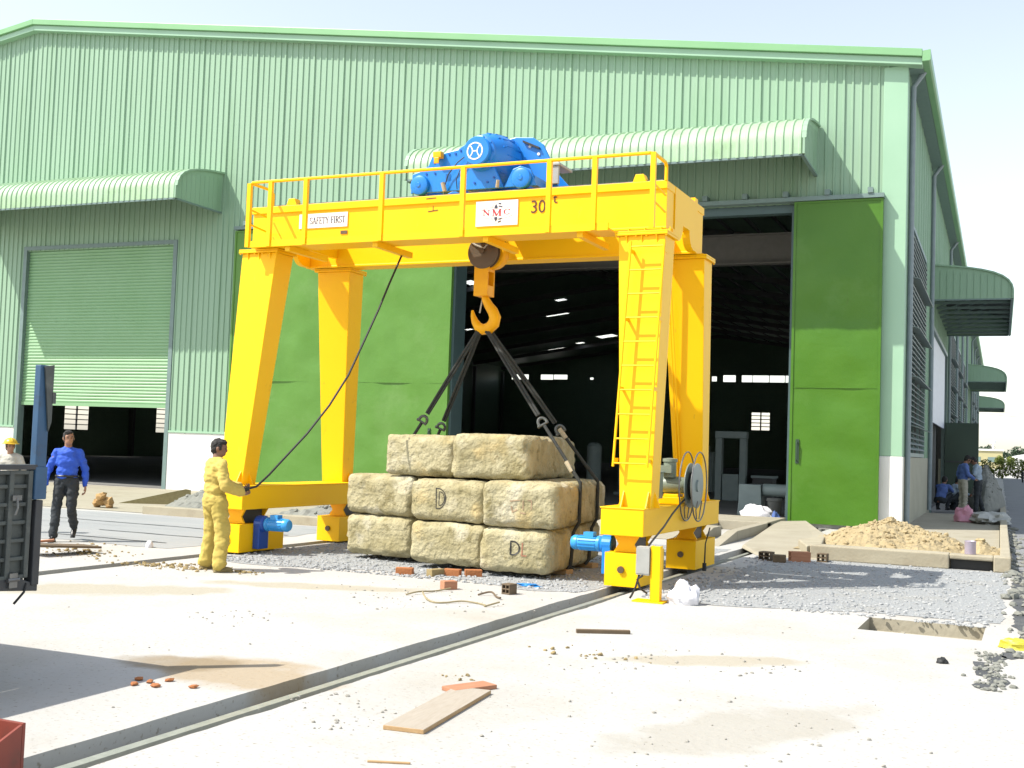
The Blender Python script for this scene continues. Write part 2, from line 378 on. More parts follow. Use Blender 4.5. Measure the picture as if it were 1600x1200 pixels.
class MB:
    def __init__(self):
        self.v, self.f, self.m = [], [], []
    def add(self, vs, fs, mi=0):
        o = len(self.v)
        self.v += [Vector(p) for p in vs]
        self.f += [tuple(i + o for i in f) for f in fs]
        self.m += [mi] * len(fs)
        return self
    def box(self, x0, x1, y0, y1, z0, z1, mi=0):
        p = [(x, y, z) for z in (z0, z1) for y in (y0, y1) for x in (x0, x1)]
        return self.add(p, [(0, 2, 3, 1), (4, 5, 7, 6), (0, 1, 5, 4), (2, 6, 7, 3), (0, 4, 6, 2), (1, 3, 7, 5)], mi)
    def obox(self, c, ax, ay, az, mi=0):
        c, ax, ay, az = map(Vector, (c, ax, ay, az))
        p = [c + ax * sx + ay * sy + az * sz for sz in (-1, 1) for sy in (-1, 1) for sx in (-1, 1)]
        return self.add(p, [(0, 2, 3, 1), (4, 5, 7, 6), (0, 1, 5, 4), (2, 6, 7, 3), (0, 4, 6, 2), (1, 3, 7, 5)], mi)
    def bar(self, a, b, w, h=None, upv=Z, mi=0):
        a, b = Vector(a), Vector(b)
        d = b - a
        if h is None:
            h = w
        L = d.length
        if L < 1e-6:
            return self
        d.normalize()
        s = d.cross(upv)
        if s.length < 1e-3:
            s = d.cross(Vector((1, 0, 0)))
        s.normalize()
        t = s.cross(d)
        return self.obox((a + b) / 2, d * L / 2, s * w / 2, t * h / 2, mi)
    def tube(self, pts, r, n=8, closed=False, mi=0):
        pts = [Vector(p) for p in pts]
        k = len(pts)
        rs = r if isinstance(r, (list, tuple)) else [r] * k
        rings = []
        prev = None
        for i, p in enumerate(pts):
            if closed:
                d = pts[(i + 1) % k] - pts[i - 1]
            else:
                d = pts[min(i + 1, k - 1)] - pts[max(i - 1, 0)]
            d.normalize()
            if prev is None:
                s = d.cross(Z)
                if s.length < 1e-3:
                    s = d.cross(Vector((1, 0, 0)))
            else:
                s = prev - d * prev.dot(d)
            s.normalize()
            prev = s
            t = d.cross(s)
            rings.append([p + (s * math.cos(2 * math.pi * j / n) + t * math.sin(2 * math.pi * j / n)) * rs[i] for j in range(n)])
        vs = [q for g in rings for q in g]
        fs = []
        for i in range(k if closed else k - 1):
            a, b = i * n, ((i + 1) % k) * n
            for j in range(n):
                fs.append((a + j, a + (j + 1) % n, b + (j + 1) % n, b + j))
        if not closed:
            fs.append(tuple(range(n - 1, -1, -1)))
            fs.append(tuple((k - 1) * n + j for j in range(n)))
        return self.add(vs, fs, mi)
    def cyl(self, a, b, r0, r1=None, n=20, mi=0):
        a, b = Vector(a), Vector(b)
        return self.lathe(a, b - a, [(0, r0), ((b - a).length, r0 if r1 is None else r1)], n, mi)
    def lathe(self, p, axis, prof, n=24, mi=0):
        p, ax = Vector(p), Vector(axis).normalized()
        s = ax.cross(Z)
        if s.length < 1e-3:
            s = Vector((1, 0, 0))
        s.normalize()
        t = ax.cross(s)
        vs, fs = [], []
        for (h, r) in prof:
            for j in range(n):
                a = 2 * math.pi * j / n
                vs.append(p + ax * h + (s * math.cos(a) + t * math.sin(a)) * max(r, 1e-4))
        k = len(prof)
        for i in range(k - 1):
            for j in range(n):
                fs.append((i * n + j, i * n + (j + 1) % n, (i + 1) * n + (j + 1) % n, (i + 1) * n + j))
        fs.append(tuple(range(n - 1, -1, -1)))
        fs.append(tuple((k - 1) * n + j for j in range(n)))
        return self.add(vs, fs, mi)
    def prism(self, poly, vec, mi=0):
        poly = [Vector(p) for p in poly]
        vec = Vector(vec)
        n = len(poly)
        vs = poly + [p + vec for p in poly]
        fs = [tuple(range(n - 1, -1, -1)), tuple(range(n, 2 * n))]
        fs += [(i, (i + 1) % n, n + (i + 1) % n, n + i) for i in range(n)]
        return self.add(vs, fs, mi)
    def ellip(self, c, rx, ry, rz, n=16, m=10, rot=None, mi=0):
        c = Vector(c)
        vs, fs = [], []
        for i in range(m + 1):
            th = math.pi * i / m
            for j in range(n):
                a = 2 * math.pi * j / n
                q = Vector((rx * math.sin(th) * math.cos(a), ry * math.sin(th) * math.sin(a), rz * math.cos(th)))
                if rot is not None:
                    q = rot @ q
                vs.append(c + q)
        for i in range(m):
            for j in range(n):
                fs.append((i * n + j, (i + 1) * n + j, (i + 1) * n + (j + 1) % n, i * n + (j + 1) % n))
        return self.add(vs, fs, mi)
    def limb(self, pts, rs, n=14):
        pts = [Vector(p) for p in pts]
        for i in range(len(pts) - 1):
            self.lathe(pts[i], pts[i + 1] - pts[i], [(0, rs[i]), ((pts[i + 1] - pts[i]).length, rs[i + 1])], n)
        for p, r in zip(pts, rs):
            self.ellip(p, r, r, r, n, 8)
        return self
    def loft(self, rings, n=20):
        """rings: (centre, rx, ry) horizontal ellipses, bottom to top, closed"""
        vs, fs = [], []
        for c, rx, ry in rings:
            c = Vector(c)
            for j in range(n):
                a = 2 * math.pi * j / n
                vs.append(c + Vector((rx * math.cos(a), ry * math.sin(a), 0)))
        k = len(rings)
        for i in range(k - 1):
            for j in range(n):
                fs.append((i * n + j, i * n + (j + 1) % n, (i + 1) * n + (j + 1) % n, (i + 1) * n + j))
        fs.append(tuple(range(n - 1, -1, -1)))
        fs.append(tuple((k - 1) * n + j for j in range(n)))
        return self.add(vs, fs)
    def rock(self, c, r, seed=0, squash=0.7, mi=0):
        rnd = random.Random(seed)
        t = (1 + 5 ** 0.5) / 2
        base = [(-1, t, 0), (1, t, 0), (-1, -t, 0), (1, -t, 0), (0, -1, t), (0, 1, t), (0, -1, -t), (0, 1, -t), (t, 0, -1), (t, 0, 1), (-t, 0, -1), (-t, 0, 1)]
        fs = [(0, 11, 5), (0, 5, 1), (0, 1, 7), (0, 7, 10), (0, 10, 11), (1, 5, 9), (5, 11, 4), (11, 10, 2), (10, 7, 6), (7, 1, 8), (3, 9, 4),
              (3, 4, 2), (3, 2, 6), (3, 6, 8), (3, 8, 9), (4, 9, 5), (2, 4, 11), (6, 2, 10), (8, 6, 7), (9, 8, 1)]
        a = rnd.uniform(0, 6.28)
        sx, sy = rnd.uniform(0.7, 1.3), rnd.uniform(0.7, 1.3)
        vs = []
        for b in base:
            q = Vector(b).normalized() * r * rnd.uniform(0.65, 1.15)
            x, y = q.x * sx, q.y * sy
            vs.append(Vector(c) + Vector((x * math.cos(a) - y * math.sin(a), x * math.sin(a) + y * math.cos(a), q.z * squash)))
        return self.add(vs, fs, mi)

ORG = {}
def put(o, parent=None, origin=None):
    COL.objects.link(o)
    if parent is not None:
        o.parent = parent
        ORG[o.name] = ORG[parent.name]
    else:
        ORG[o.name] = Vector(origin)
    return o

def mesh_obj(name, me, mats, parent=None, origin=None, rotz=0.0, loc=None):
    """parent given: vertices lie in the parent's frame coordinates (its origin is subtracted).
    top level: origin is the object's base."""
    org = ORG[parent.name] if parent is not None else Vector(origin if origin is not None else (0, 0, 0))
    me.transform(Matrix.Translation(-org))
    for m_ in (mats if isinstance(mats, (list, tuple)) else [mats]):
        me.materials.append(m_)
    o = bpy.data.objects.new(name, me)
    put(o, parent, org)
    if parent is None:
        o.location = loc if loc is not None else org
        o.rotation_euler = (0, 0, rotz)
    return o

def build(mb, name, mats, parent=None, origin=None, rotz=0.0, loc=None, bev=0.0, smooth=True, fix=True, segs=2):
    me = bpy.data.meshes.new(name)
    me.from_pydata([tuple(p) for p in mb.v], [], mb.f)
    for p, mi in zip(me.polygons, mb.m):
        p.material_index = mi
    if fix:
        bm = bmesh.new()
        bm.from_mesh(me)
        bmesh.ops.recalc_face_normals(bm, faces=bm.faces)
        bm.to_mesh(me)
        bm.free()
    if smooth:
        me.shade_smooth()
        me.set_sharp_from_angle(angle=R(32))
    o = mesh_obj(name, me, mats, parent, origin, rotz, loc)
    if bev:
        b = o.modifiers.new('bevel', 'BEVEL')
        b.width = bev
        b.segments = segs
        b.limit_method = 'ANGLE'
        b.angle_limit = R(40)
        b.harden_normals = False
    return o

def tag(o, label, cat, group=None, kind=None):
    if label:
        o['label'] = label
    if cat:
        o['category'] = cat
    if group:
        o['group'] = group
    if kind:
        o['kind'] = kind
    return o

def thing(name, label, cat, origin=(0, 0, 0), loc=None, rotz=0.0, group=None):
    o = bpy.data.objects.new(name, None)
    o.empty_display_size = 0.2
    put(o, None, origin)
    o.location = loc if loc is not None else origin
    o.rotation_euler = (0, 0, rotz)
    return tag(o, label, cat, group)

def structure(mb, name, m_, **k):
    o = build(mb, name, m_, origin=k.pop('origin', (0, 0, 0)), **k)
    o['kind'] = 'structure'
    return o

def copy_tree(o, parent=None):
    c = o.copy()
    COL.objects.link(c)
    ORG[c.name] = ORG[o.name]
    if parent is not None:
        c.parent = parent
    for ch in list(o.children):
        copy_tree(ch, c)
    return c

# crane frame: turned a little from the building
CY = R(-1.43)
def cw(x, y, z=0.0):
    return Vector((x * math.cos(CY) - y * math.sin(CY), x * math.sin(CY) + y * math.cos(CY), z))

def remesh(mb, voxel=0.014, smooth_it=4, wrinkle=0.0, wscale=9.0, seed=0.0):
    me = bpy.data.meshes.new('temporary')
    me.from_pydata([tuple(p) for p in mb.v], [], mb.f)
    bm = bmesh.new()
    bm.from_mesh(me)
    bmesh.ops.recalc_face_normals(bm, faces=bm.faces)
    bm.to_mesh(me)
    bm.free()
    o = bpy.data.objects.new('temporary', me)
    COL.objects.link(o)
    r = o.modifiers.new('r', 'REMESH')
    r.mode = 'VOXEL'
    r.voxel_size = voxel
    s = o.modifiers.new('s', 'SMOOTH')
    s.factor = 0.5
    s.iterations = smooth_it
    dg = bpy.context.evaluated_depsgraph_get()
    ev = o.evaluated_get(dg)
    out = bpy.data.meshes.new_from_object(ev)
    bpy.data.objects.remove(o)
    bpy.data.meshes.remove(me)
    if wrinkle:
        nrm = [v.normal.copy() for v in out.vertices]
        for v, n_ in zip(out.vertices, nrm):
            q = Vector((v.co.x, v.co.y, v.co.z * 1.6)) * wscale + Vector((seed, seed, seed))
            v.co += n_ * (noise.noise(q) + 0.5 * noise.noise(q * 2.3)) * wrinkle
    out.shade_smooth()
    return out
# ------------------------------------------------------------------ ground with two rail slots and a small pit
SLOT_R = (-4.73, -4.33)
SLOT_L = (-10.77, -10.47)
Y0, Y1 = -25.0, 28.3
g = MB()
def edge_x(x, y, s):
    return x + 0.016 * noise.noise((y * 3.1, s, 0)) + 0.02 * noise.noise((y * 0.9, s + 5, 0)) + 0.010 * noise.noise((y * 9, s, 2))
ys = []
y = Y0
while y < Y1 - 1e-6:
    ys.append(y)
    y += 0.12 if 2 < y < 14 else 0.5
ys.append(Y1)
PIT = (-1.58, -0.44, 11.85, 12.80)
for e in (PIT[2], PIT[3]):
    ys.append(e)
ys = sorted(set(round(q, 4) for q in ys))
DEP = -0.24
DEPR = -0.15
LIP = -0.055
for a, b in zip(ys[:-1], ys[1:]):
    mid = (a + b) / 2
    def q4(xa0, xb0, xa1, xb1, z=0.0):
        g.add([cw(xa0, a, z), cw(xb0, a, z), cw(xb1, b, z), cw(xa1, b, z)], [(0, 1, 2, 3)])
    la, lb = edge_x(SLOT_L[0], a, 1), edge_x(SLOT_L[0], b, 1)
    ma, mb_ = edge_x(SLOT_L[1], a, 2), edge_x(SLOT_L[1], b, 2)
    na, nb = edge_x(SLOT_R[0], a, 3), edge_x(SLOT_R[0], b, 3)
    pa, pb = edge_x(SLOT_R[1], a, 4), edge_x(SLOT_R[1], b, 4)
    q4(-300, la, -300, lb)
    q4(ma, na, mb_, nb)
    if PIT[2] < mid < PIT[3]:
        q4(pa, PIT[0], pb, PIT[0])
        q4(PIT[1], 300, PIT[1], 300)
    else:
        q4(pa, 300, pb, 300)
    for (xa, xb, zt_, zd) in ((la, lb, 0, DEP), (ma, mb_, 0, DEP), (na, nb, 0, DEPR), (pa, pb, LIP, DEPR)):
        g.add([cw(xa, a, zt_), cw(xb, b, zt_), cw(xb, b, zd), cw(xa, a, zd)], [(0, 1, 2, 3)])
    qa, qb = -4.02 + 0.10 * noise.noise((a * 0.7, 9, 0)), -4.02 + 0.10 * noise.noise((b * 0.7, 9, 0))
    g.add([cw(pa, a, LIP), cw(qa, a, 0), cw(qb, b, 0), cw(pb, b, LIP)], [(0, 1, 2, 3)])
    pa, pb = qa, qb
    q4(la, ma, lb, mb_, DEP)
    q4(na, pa, nb, pb, DEPR)
g.add([cw(-300, -300), cw(300, -300), cw(300, Y0), cw(-300, Y0)], [(0, 1, 2, 3)])
g.add([cw(-300, Y1), cw(300, Y1), cw(300, 2500), cw(-300, 2500)], [(0, 1, 2, 3)])
g.add([cw(300, -300), cw(1500, -300), cw(1500, 2500), cw(300, 2500)], [(0, 1, 2, 3)])
g.add([cw(-1500, -300), cw(-300, -300), cw(-300, 2500), cw(-1500, 2500)], [(0, 1, 2, 3)])
px0, px1, py0, py1 = PIT
structure(g, 'ground', MT['ground'], fix=False, smooth=False)
pit = MB()
pz = -0.13
pit.add([cw(px0, py0, pz), cw(px1, py0, pz), cw(px1, py1, pz), cw(px0, py1, pz)], [(0, 1, 2, 3)])
for (ax, ay, bx, by) in ((px0, py0, px1, py0), (px1, py0, px1, py1), (px1, py1, px0, py1), (px0, py1, px0, py0)):
    pit.add([cw(ax, ay, 0), cw(bx, by, 0), cw(bx, by, pz), cw(ax, ay, pz)], [(0, 1, 2, 3)])
pit.obox(cw(-1.18, 12.02, pz + 0.05), cw(0.02, 0), cw(0, 0.16), (0, 0, 0.05))
structure(pit, 'shallow_pit', MT['apron'], fix=False, smooth=False)

# steel rails in the slots
for (x, lab) in ((-4.55, 'steel crane rail in the slot running under the ladder legs'), (-10.60, 'steel crane rail in the far slot behind the man in yellow')):
    r = MB()
    rb_ = -0.148 if x > -6 else -0.235
    prof = [(-0.06, rb_), (0.06, rb_), (0.06, rb_ + 0.015), (0.014, rb_ + 0.03), (0.014, -0.10), (0.037, -0.085), (0.037, -0.045), (-0.037, -0.045),
            (-0.037, -0.085), (-0.014, -0.10), (-0.014, rb_ + 0.03), (-0.06, rb_ + 0.015)]
    r.prism([cw(x + a, -20, b) for a, b in prof], cw(0, 48) )
    o = build(r, 'crane_rail', MT['rail'], origin=cw(x, 10, -0.235), smooth=False)
    tag(o, lab, 'rail')

def sheet(name, pts, m_, z=0.004, jitter=0.0, step=0.3, seed=0, thick=0.0):
    """flat sheet with ragged outline"""
    out = []
    n = len(pts)
    for i in range(n):
        a, b = Vector(pts[i]), Vector(pts[(i + 1) % n])
        k = max(1, int((b - a).length / step)) if jitter else 1
        nn = Vector((-(b - a).y, (b - a).x, 0)).normalized()
        for j in range(k):
            p = a + (b - a) * j / k
            if jitter:
                p = p + nn * jitter * (noise.noise((p.x * 1.3, p.y * 1.3, seed)) + 0.5 * noise.noise((p.x * 5, p.y * 5, seed)))
            out.append((p.x, p.y, z))
    s = MB()
    s.add(out, [tuple(range(len(out)))])
    return structure(s, name, m_, fix=False, smooth=False)
def P2(x, y):
    return (x, y, 0)
def C2(x, y):
    q = cw(x, y)
    return (q.x, q.y, 0)
sheet('paved_lane', [P2(-40, 12.9), P2(-11.3, 13.6), P2(-11.2, 18.9), P2(-40, 18.4)], MT['slab_grey'], 0.004, 0.25, 0.5, 3)
sheet('sandy_apron', [P2(-55, 18.9), P2(-11.2, 19.2), P2(-11.1, 27.7), P2(-55, 27.7)], MT['apron'], 0.008, 0.1, 0.5, 5)
sheet('gravel_bed', [C2(-10.40, 12.55), C2(-9.0, 12.5), C2(-7.9, 13.0), C2(-6.3, 12.85), C2(-5.4, 12.45), C2(-4.82, 12.75), C2(-4.82, 20.0), C2(-10.40, 20.0)],
      MT['gravel'], 0.004, 0.12, 0.12, 7)
sheet('gravel_strip', [C2(-3.85, 12.72), C2(-3.2, 12.55), C2(-1.7, 13.15), C2(-0.3, 13.2), C2(-0.35, 19.2), C2(-3.85, 19.4)], MT['gravel'], 0.004, 0.10, 0.12, 9)
sheet('road', [P2(0.24, 20.0), P2(9, 20), P2(9, 126), P2(0.24, 126)], mat('worn_grey_asphalt', (0.30, 0.31, 0.32), (0.24, 0.245, 0.25), 0.85, ns=1.5, bump=0.01, bs=40), 0.005, 0.08, 0.5, 11)
sheet('dark_strip', [P2(0.16, 12.2), P2(0.5, 11.6), P2(1.2, 12.0), P2(1.2, 19.8), P2(0.17, 19.9)], MT['asphalt'], 0.006, 0.10, 0.15, 13)  # dark sheet along the right edge of the yard
for i, (x, y, r) in enumerate(((-0.02, 10.9, 0.1), (-0.14, 10.5, 0.07), (-0.08, 10.1, 0.09), (0.0, 9.75, 0.08), (-0.1, 9.5, 0.07), (0.1, 11.1, 0.08))):
    sheet('asphalt_patch', [P2(x + r * 1.1 * math.cos(t * 0.785) * (0.7 + 0.5 * random.random()), y + r * 2.3 * math.sin(t * 0.785) * (0.7 + 0.5 * random.random())) for t in range(8)],
          MT['asphalt'], 0.004, 0.02, 0.05, i)
sheet('shop_floor', [P2(-56, 28.0), P2(-2.2, 28.0), P2(-2.2, 128), P2(-56, 128)], MT['floor'], 0.012)
# cracks/joint lines of the lane
jl = MB()
for yy, x0, x1 in ((16.9, -16.6, -11.3), (15.4, -14.2, -12.0), (14.3, -14.2, -11.8)):
    n = 24
    up_, dn = [], []
    for i in range(n + 1):
        x = x0 + (x1 - x0) * i / n
        yv = yy + 0.08 * noise.noise((x * 1.2, yy, 0)) - 0.03 * (x - x0)
        wd = 0.035 * (0.4 + 0.6 * abs(noise.noise((x * 2, yy, 4)))) + 0.008
        up_.append((x, yv + wd, 0.010))
        dn.append((x, yv - wd, 0.010))
    for i in range(n):
        jl.add([dn[i], dn[i + 1], up_[i + 1], up_[i]], [(0, 1, 2, 3)])
structure(jl, 'pavement_cracks', MT['asphalt'], fix=False, smooth=False)

# raised apron slab left of the right slot, with a recess and a sloping end
ap = MB()
H_ = 0.20
def wbox(mb, x0, x1, y0, y1, z0, z1):
    mb.box(x0, x1, y0, y1, z0, z1)
ap.prism([(-5.75, 21.4, 0), (-5.75, 21.4, 0.02), (-5.75, 22.9, H_), (-5.75, 27.6, H_), (-5.75, 27.6, 0)], (-5.2, 0, 0))
ap.prism([(-5.22, 21.5, 0), (-5.22, 21.5, 0.02), (-5.22, 22.6, H_), (-5.22, 23.3, H_), (-5.22, 23.3, 0)], (-0.52, 0, 0))
ap.box(-4.86, -4.66, 22.2, 25.7, 0, 0.19)
ap.prism([(-4.86, 20.6, 0.0), (-4.86, 22.19, 0.0), (-4.86, 22.19, 0.19)], (0.2, 0, 0))
ap.box(-5.74, -4.66, 25.3, 27.6, 0, H_ + 0.003)
structure(ap, 'apron_slab', MT['apron'], smooth=False, bev=0.012)
rp = MB()
rp.prism([(-4.76, 26.9, 0), (-4.10, 27.0, 0), (-2.95, 22.5, 0), (-2.62, 19.2, 0), (-3.72, 19.25, 0), (-4.25, 20.6, 0)], (0, 0, 0.10))
for i in (6, 7, 8, 9, 10, 11):
    rp.v[i] = Vector((rp.v[i].x * 0.97 - 0.1, rp.v[i].y * 0.985 + 0.35, (0.16, 0.20, 0.15, 0.05, 0.03, 0.07)[i - 6]))
structure(rp, 'apron_ramp', MT['apron'], smooth=False, bev=0.02)

# planting bed of concrete kerbs in front of the corner
BX = 0.17
kb = MB()
kb.box(-2.85, -0.72, 19.25, 19.62, 0, 0.24)
kb.box(-0.08, BX, 19.25, 19.62, 0, 0.24)
kb.box(-0.72, -0.08, 19.27, 19.60, 0.16, 0.235)
kb.box(-0.72, -0.08, 19.45, 19.60, 0, 0.16)
kb.prism([(-3.25, 20.6, 0), (-2.9, 19.25, 0), (-2.72, 19.63, 0), (-3.0, 22.2, 0)], (0, 0, 0.22))
o = build(kb, 'concrete_kerb', MT['kerb'], origin=(-1.4, 19.4, 0), bev=0.02, smooth=False)
tag(o, 'cream concrete kerb with a dark drain opening in front of the sand heap', 'kerb')
dr = MB()
dr.box(-0.70, -0.10, 19.41, 19.44, 0.0, 0.158)
build(dr, 'drain_opening', MT['black'], o)
kb = MB()
kb.box(BX - 0.16, BX, 19.63, 46.0, 0, 0.22)
o = build(kb, 'concrete_kerb', MT['kerb'], origin=(BX - 0.08, 30, 0), bev=0.02, smooth=False)
tag(o, 'long cream kerb running back along the road beside the building', 'kerb')
bd = MB()
bd.box(-2.8, 0.0, 19.63, 37.0, 0.0, 0.09)
structure(bd, 'bed_soil', MT['apron'], smooth=False)

# ------------------------------------------------------------------ the warehouse
FY = 27.8
CX = -2.1
RIDGE = -29.3
LX = -56.5
def ztop(x):
    return 11.2 + 0.142 * (-2.1 - x) if x > RIDGE else 11.2 + 0.142 * (x - LX)
wh = thing('warehouse', 'large pale green corrugated steel warehouse with open sliding door behind the yellow crane', 'warehouse', (-29.3, FY, 0))

def corr(mb, u0, u1, fn, ints, pitch=0.2, depth=0.028, crest=0.035, ramp=0.014):
    us = []
    u = u0
    k = 0
    while u < u1 - 1e-6:
        jit = 0
        jit = 0.004 * noise.noise((u * 3.3, 0, 7))
        dd_ = depth * (1.5 if k % 5 == 4 else 1.0) * (1 + 0.25 * noise.noise((u * 1.7, 3, 0)))
        cr_ = crest + (0.012 if k % 5 == 4 else 0)
        us += [(u, 0.0), (u + pitch - cr_ - 2 * ramp + jit, 0.003 * noise.noise((u * 0.9, 1, 0))), (u + pitch - cr_ - ramp + jit, dd_), (u + pitch - ramp, dd_)]
        u += pitch
        k += 1
    us.append((u1, 0.0))
    us = [q for q in us if q[0] <= u1 + 1e-6]
    for (a, da), (b, db) in zip(us[:-1], us[1:]):
        if b - a < 1e-5:
            continue
        for z0, z1a, z1b in ints((a + b) / 2, a, b):
            mb.add([fn(a, da, z0), fn(b, db, z0), fn(b, db, z1b), fn(a, da, z1a)], [(0, 1, 2, 3)])

SH = (-29.25, -23.3, 7.45)        # shutter opening
BD = (-13.75, -4.60, 7.75)        # big door opening
fwall = MB()
def ints_f(m_, a, b):
    z1a, z1b = ztop(a) - 0.12, ztop(b) - 0.12
    if SH[0] < m_ < SH[1]:
        return [(SH[2], z1a, z1b)]
    if BD[0] < m_ < BD[1]:
        return [(BD[2], z1a, z1b)]
    return [(1.7, z1a, z1b)]
corr(fwall, LX, -2.5, lambda u, d, z: (u, FY - d, z), ints_f)
build(fwall, 'front_wall', MT['clad'], wh, fix=False)
for a_, b_, y_ in ((LX, SH[0] - 0.12, 0.03), (SH[1] + 0.12, BD[0] - 0.2, 0.03), (BD[1] + 0.2, -2.62, 0.0)):
    build(MB().box(a_, b_, FY - y_, FY + 0.2, 0, 1.72), 'plinth', MT['white_wall'], wh, smooth=False, bev=0.01)
pl = MB()
pl.box(-2.62, -2.06, FY - 0.06, FY + 0.24, 0, 1.74)
build(pl, 'plinth', MT['white_wall'], wh, smooth=False, bev=0.01)
for x0, x1 in ((LX, SH[0] - 0.15), (SH[1] + 0.15, -20.9), (-4.5, -2.63)):
    build(MB().box(x0, x1, FY - 0.06, FY + 0.0, 1.722, 1.78), 'flashing', MT['clad_pale'], wh, smooth=False)
ct = MB()
ct.prism([(-2.62, FY - 0.045, 1.745), (-2.075, FY - 0.045, 1.745), (-2.075, FY + 0.30, 1.745), (-2.10, FY + 0.30, 1.745), (-2.10, FY - 0.02, 1.745), (-2.62, FY - 0.02, 1.745)], (0, 0, 9.15))
build(ct, 'corner_flashing', MT['clad_pale'], wh, smooth=False, bev=0.015)

# barge board along the gable: an upper band and a lower pale band
for nm, off0, off1, yo, mm in (('barge_board', -0.16, 0.02, 0.34, 'clad_trim'), ('barge_trim', -0.34, -0.165, 0.26, 'clad_pale')):
    bb = MB()
    for xa, xb in ((RIDGE, -1.76), (LX - 0.3, RIDGE)):
        for (o0, o1, ya, yb) in ((off0, off1, FY - yo, FY + 0.05),):
            bb.add([(xa, ya, ztop(xa) + o0), (xb, ya, ztop(xb) + o0), (xb, ya, ztop(xb) + o1), (xa, ya, ztop(xa) + o1),
                    (xa, yb, ztop(xa) + o0), (xb, yb, ztop(xb) + o0), (xb, yb, ztop(xb) + o1), (xa, yb, ztop(xa) + o1)],
                   [(0, 1, 2, 3), (7, 6, 5, 4), (0, 4, 5, 1), (3, 2, 6, 7), (0, 3, 7, 4), (1, 5, 6, 2)])
    build(bb, nm, MT[mm], wh, smooth=False, bev=0.01)

# roof with a few milky skylight strips
holes = [(-37.6, -36.6, 76.9, 79.0), (-38.8, -36.5, 96.2, 98.4), (-39.8, -37.8, 114.5, 117.0), (-47.1, -46.2, 96.9, 98.6), (-47.0, -44.9, 119.0, 121.0),
         (-35.2, -34.2, 90.3, 91.6), (-13.9, -13.5, 80.8, 81.6), (-43.0, -42.0, 117, 118.5)]
xs = sorted(set([LX - 0.3, RIDGE, -1.7] + [h[0] for h in holes] + [h[1] for h in holes]))
yy_ = sorted(set([FY - 0.25, 128.4] + [h[2] for h in holes] + [h[3] for h in holes]))
rf, sk = MB(), MB()
for xa, xb in zip(xs[:-1], xs[1:]):
    for ya, yb in zip(yy_[:-1], yy_[1:]):
        mx_, my_ = (xa + xb) / 2, (ya + yb) / 2
        hole = any(h[0] < mx_ < h[1] and h[2] < my_ < h[3] for h in holes)
        za, zb = ztop(xa) - 0.03, ztop(xb) - 0.03
        for dz in ((0, -0.08) if not hole else (0,)):
            (sk if hole else rf).add([(xa, ya, za + dz), (xb, ya, zb + dz), (xb, yb, zb + dz), (xa, yb, za + dz)], [(0, 1, 2, 3)])
roof = build(rf, 'roof', MT['roof'], wh, fix=False, smooth=False)
for f_ in sk.f:
    one = MB().add([sk.v[i] for i in f_], [(0, 1, 2, 3)])
    build(one, 'skylight', MT['skylight'], roof, fix=False, smooth=False)
gt = MB()
gt.prism([(-1.76, FY - 0.33, 11.12), (-1.58, FY - 0.33, 11.14), (-1.58, FY - 0.33, 10.90), (-1.62, FY - 0.33, 10.88), (-1.76, FY - 0.33, 10.88)], (0, 101, 0))
build(gt, 'gutter', MT['clad_trim'], wh, smooth=False)
sf = MB()
sf.box(CX + 0.02, -1.765, FY + 0.06, 128.3, 10.84, 10.87)
build(sf, 'soffit', MT['frame_grey'], wh, smooth=False)

# side wall (long, in shade) with louvre windows and a door opening
WIN = [(29.4, 35.3), (53.4, 59.0), (61.0, 67.0), (69.5, 75.5), (92.0, 98.0), (100.5, 106.5), (109.0, 115.0)]
DO = (38.9, 49.2, 5.85)
sw = MB()
def ints_s(m_, a, b):
    for w in WIN:
        if w[0] < m_ < w[1]:
            return [(7.5, 10.84, 10.84)]
    if DO[0] < m_ < DO[1]:
        return [(DO[2], 10.84, 10.84)]
    return [(1.72, 10.84, 10.84)]
corr(sw, FY + 0.3, 128, lambda u, d, z: (CX + d, u, z), ints_s)
build(sw, 'side_wall', MT['clad'], wh, fix=False)
for a, b in ((FY + 0.25, DO[0] - 0.1), (DO[1] + 0.1, 128)):
    build(MB().box(CX - 0.2, CX + 0.04, a, b, 0, 1.74), 'side_plinth', MT['cream_wall'], wh, smooth=False, bev=0.01)
for (a, b) in WIN:
    fr = MB()
    for (c, d, e, f) in ((a, b, 1.75, 1.85), (a, b, 7.42, 7.52), (a, a + 0.08, 1.85, 7.42), (b - 0.08, b, 1.85, 7.42)):
        fr.box(CX - 0.05, CX + 0.06, c, d, e, f)
    for k in range(1, 3):
        q = a + (b - a) * k / 3
        fr.box(CX - 0.04, CX + 0.03, q - 0.03, q + 0.03, 1.85, 7.42)
    w = build(fr, 'louvre_window', MT['frame_grey'], wh, smooth=False)
    lv = MB()
    z = 1.98
    k = 0
    while z < 7.36:
        big = (k % 9 == 4)
        lv.obox((CX + (0.10 if big else 0.0), (a + b) / 2, z), (0.085 if not big else 0.16, 0, -0.05), (0, (b - a) / 2 - 0.1, 0), (0.005, 0, 0.008))
        z += 0.135
        k += 1
    build(lv, 'louvre_blades', MT['louvre'], w, smooth=False)
pw = build(MB().box(CX - 0.06, CX + 0.01, 39.1, 49.0, 2.95, 5.84), 'side_shutter', MT['panel_white'], wh, smooth=False)
df = MB()
df.box(CX - 0.1, CX + 0.10, DO[0] - 0.16, DO[0], 0, 5.86)
df.box(CX - 0.1, CX + 0.10, DO[1], DO[1] + 0.16, 0, 5.86)
df.box(CX - 0.1, CX + 0.10, DO[0] - 0.16, DO[1] + 0.16, 5.86, 6.0)
build(df, 'door_frame', MT['frame_grey'], wh, smooth=False)
lf = MB().box(CX + 0.05, -0.80, 48.95, 49.05, 0.06, 3.2)
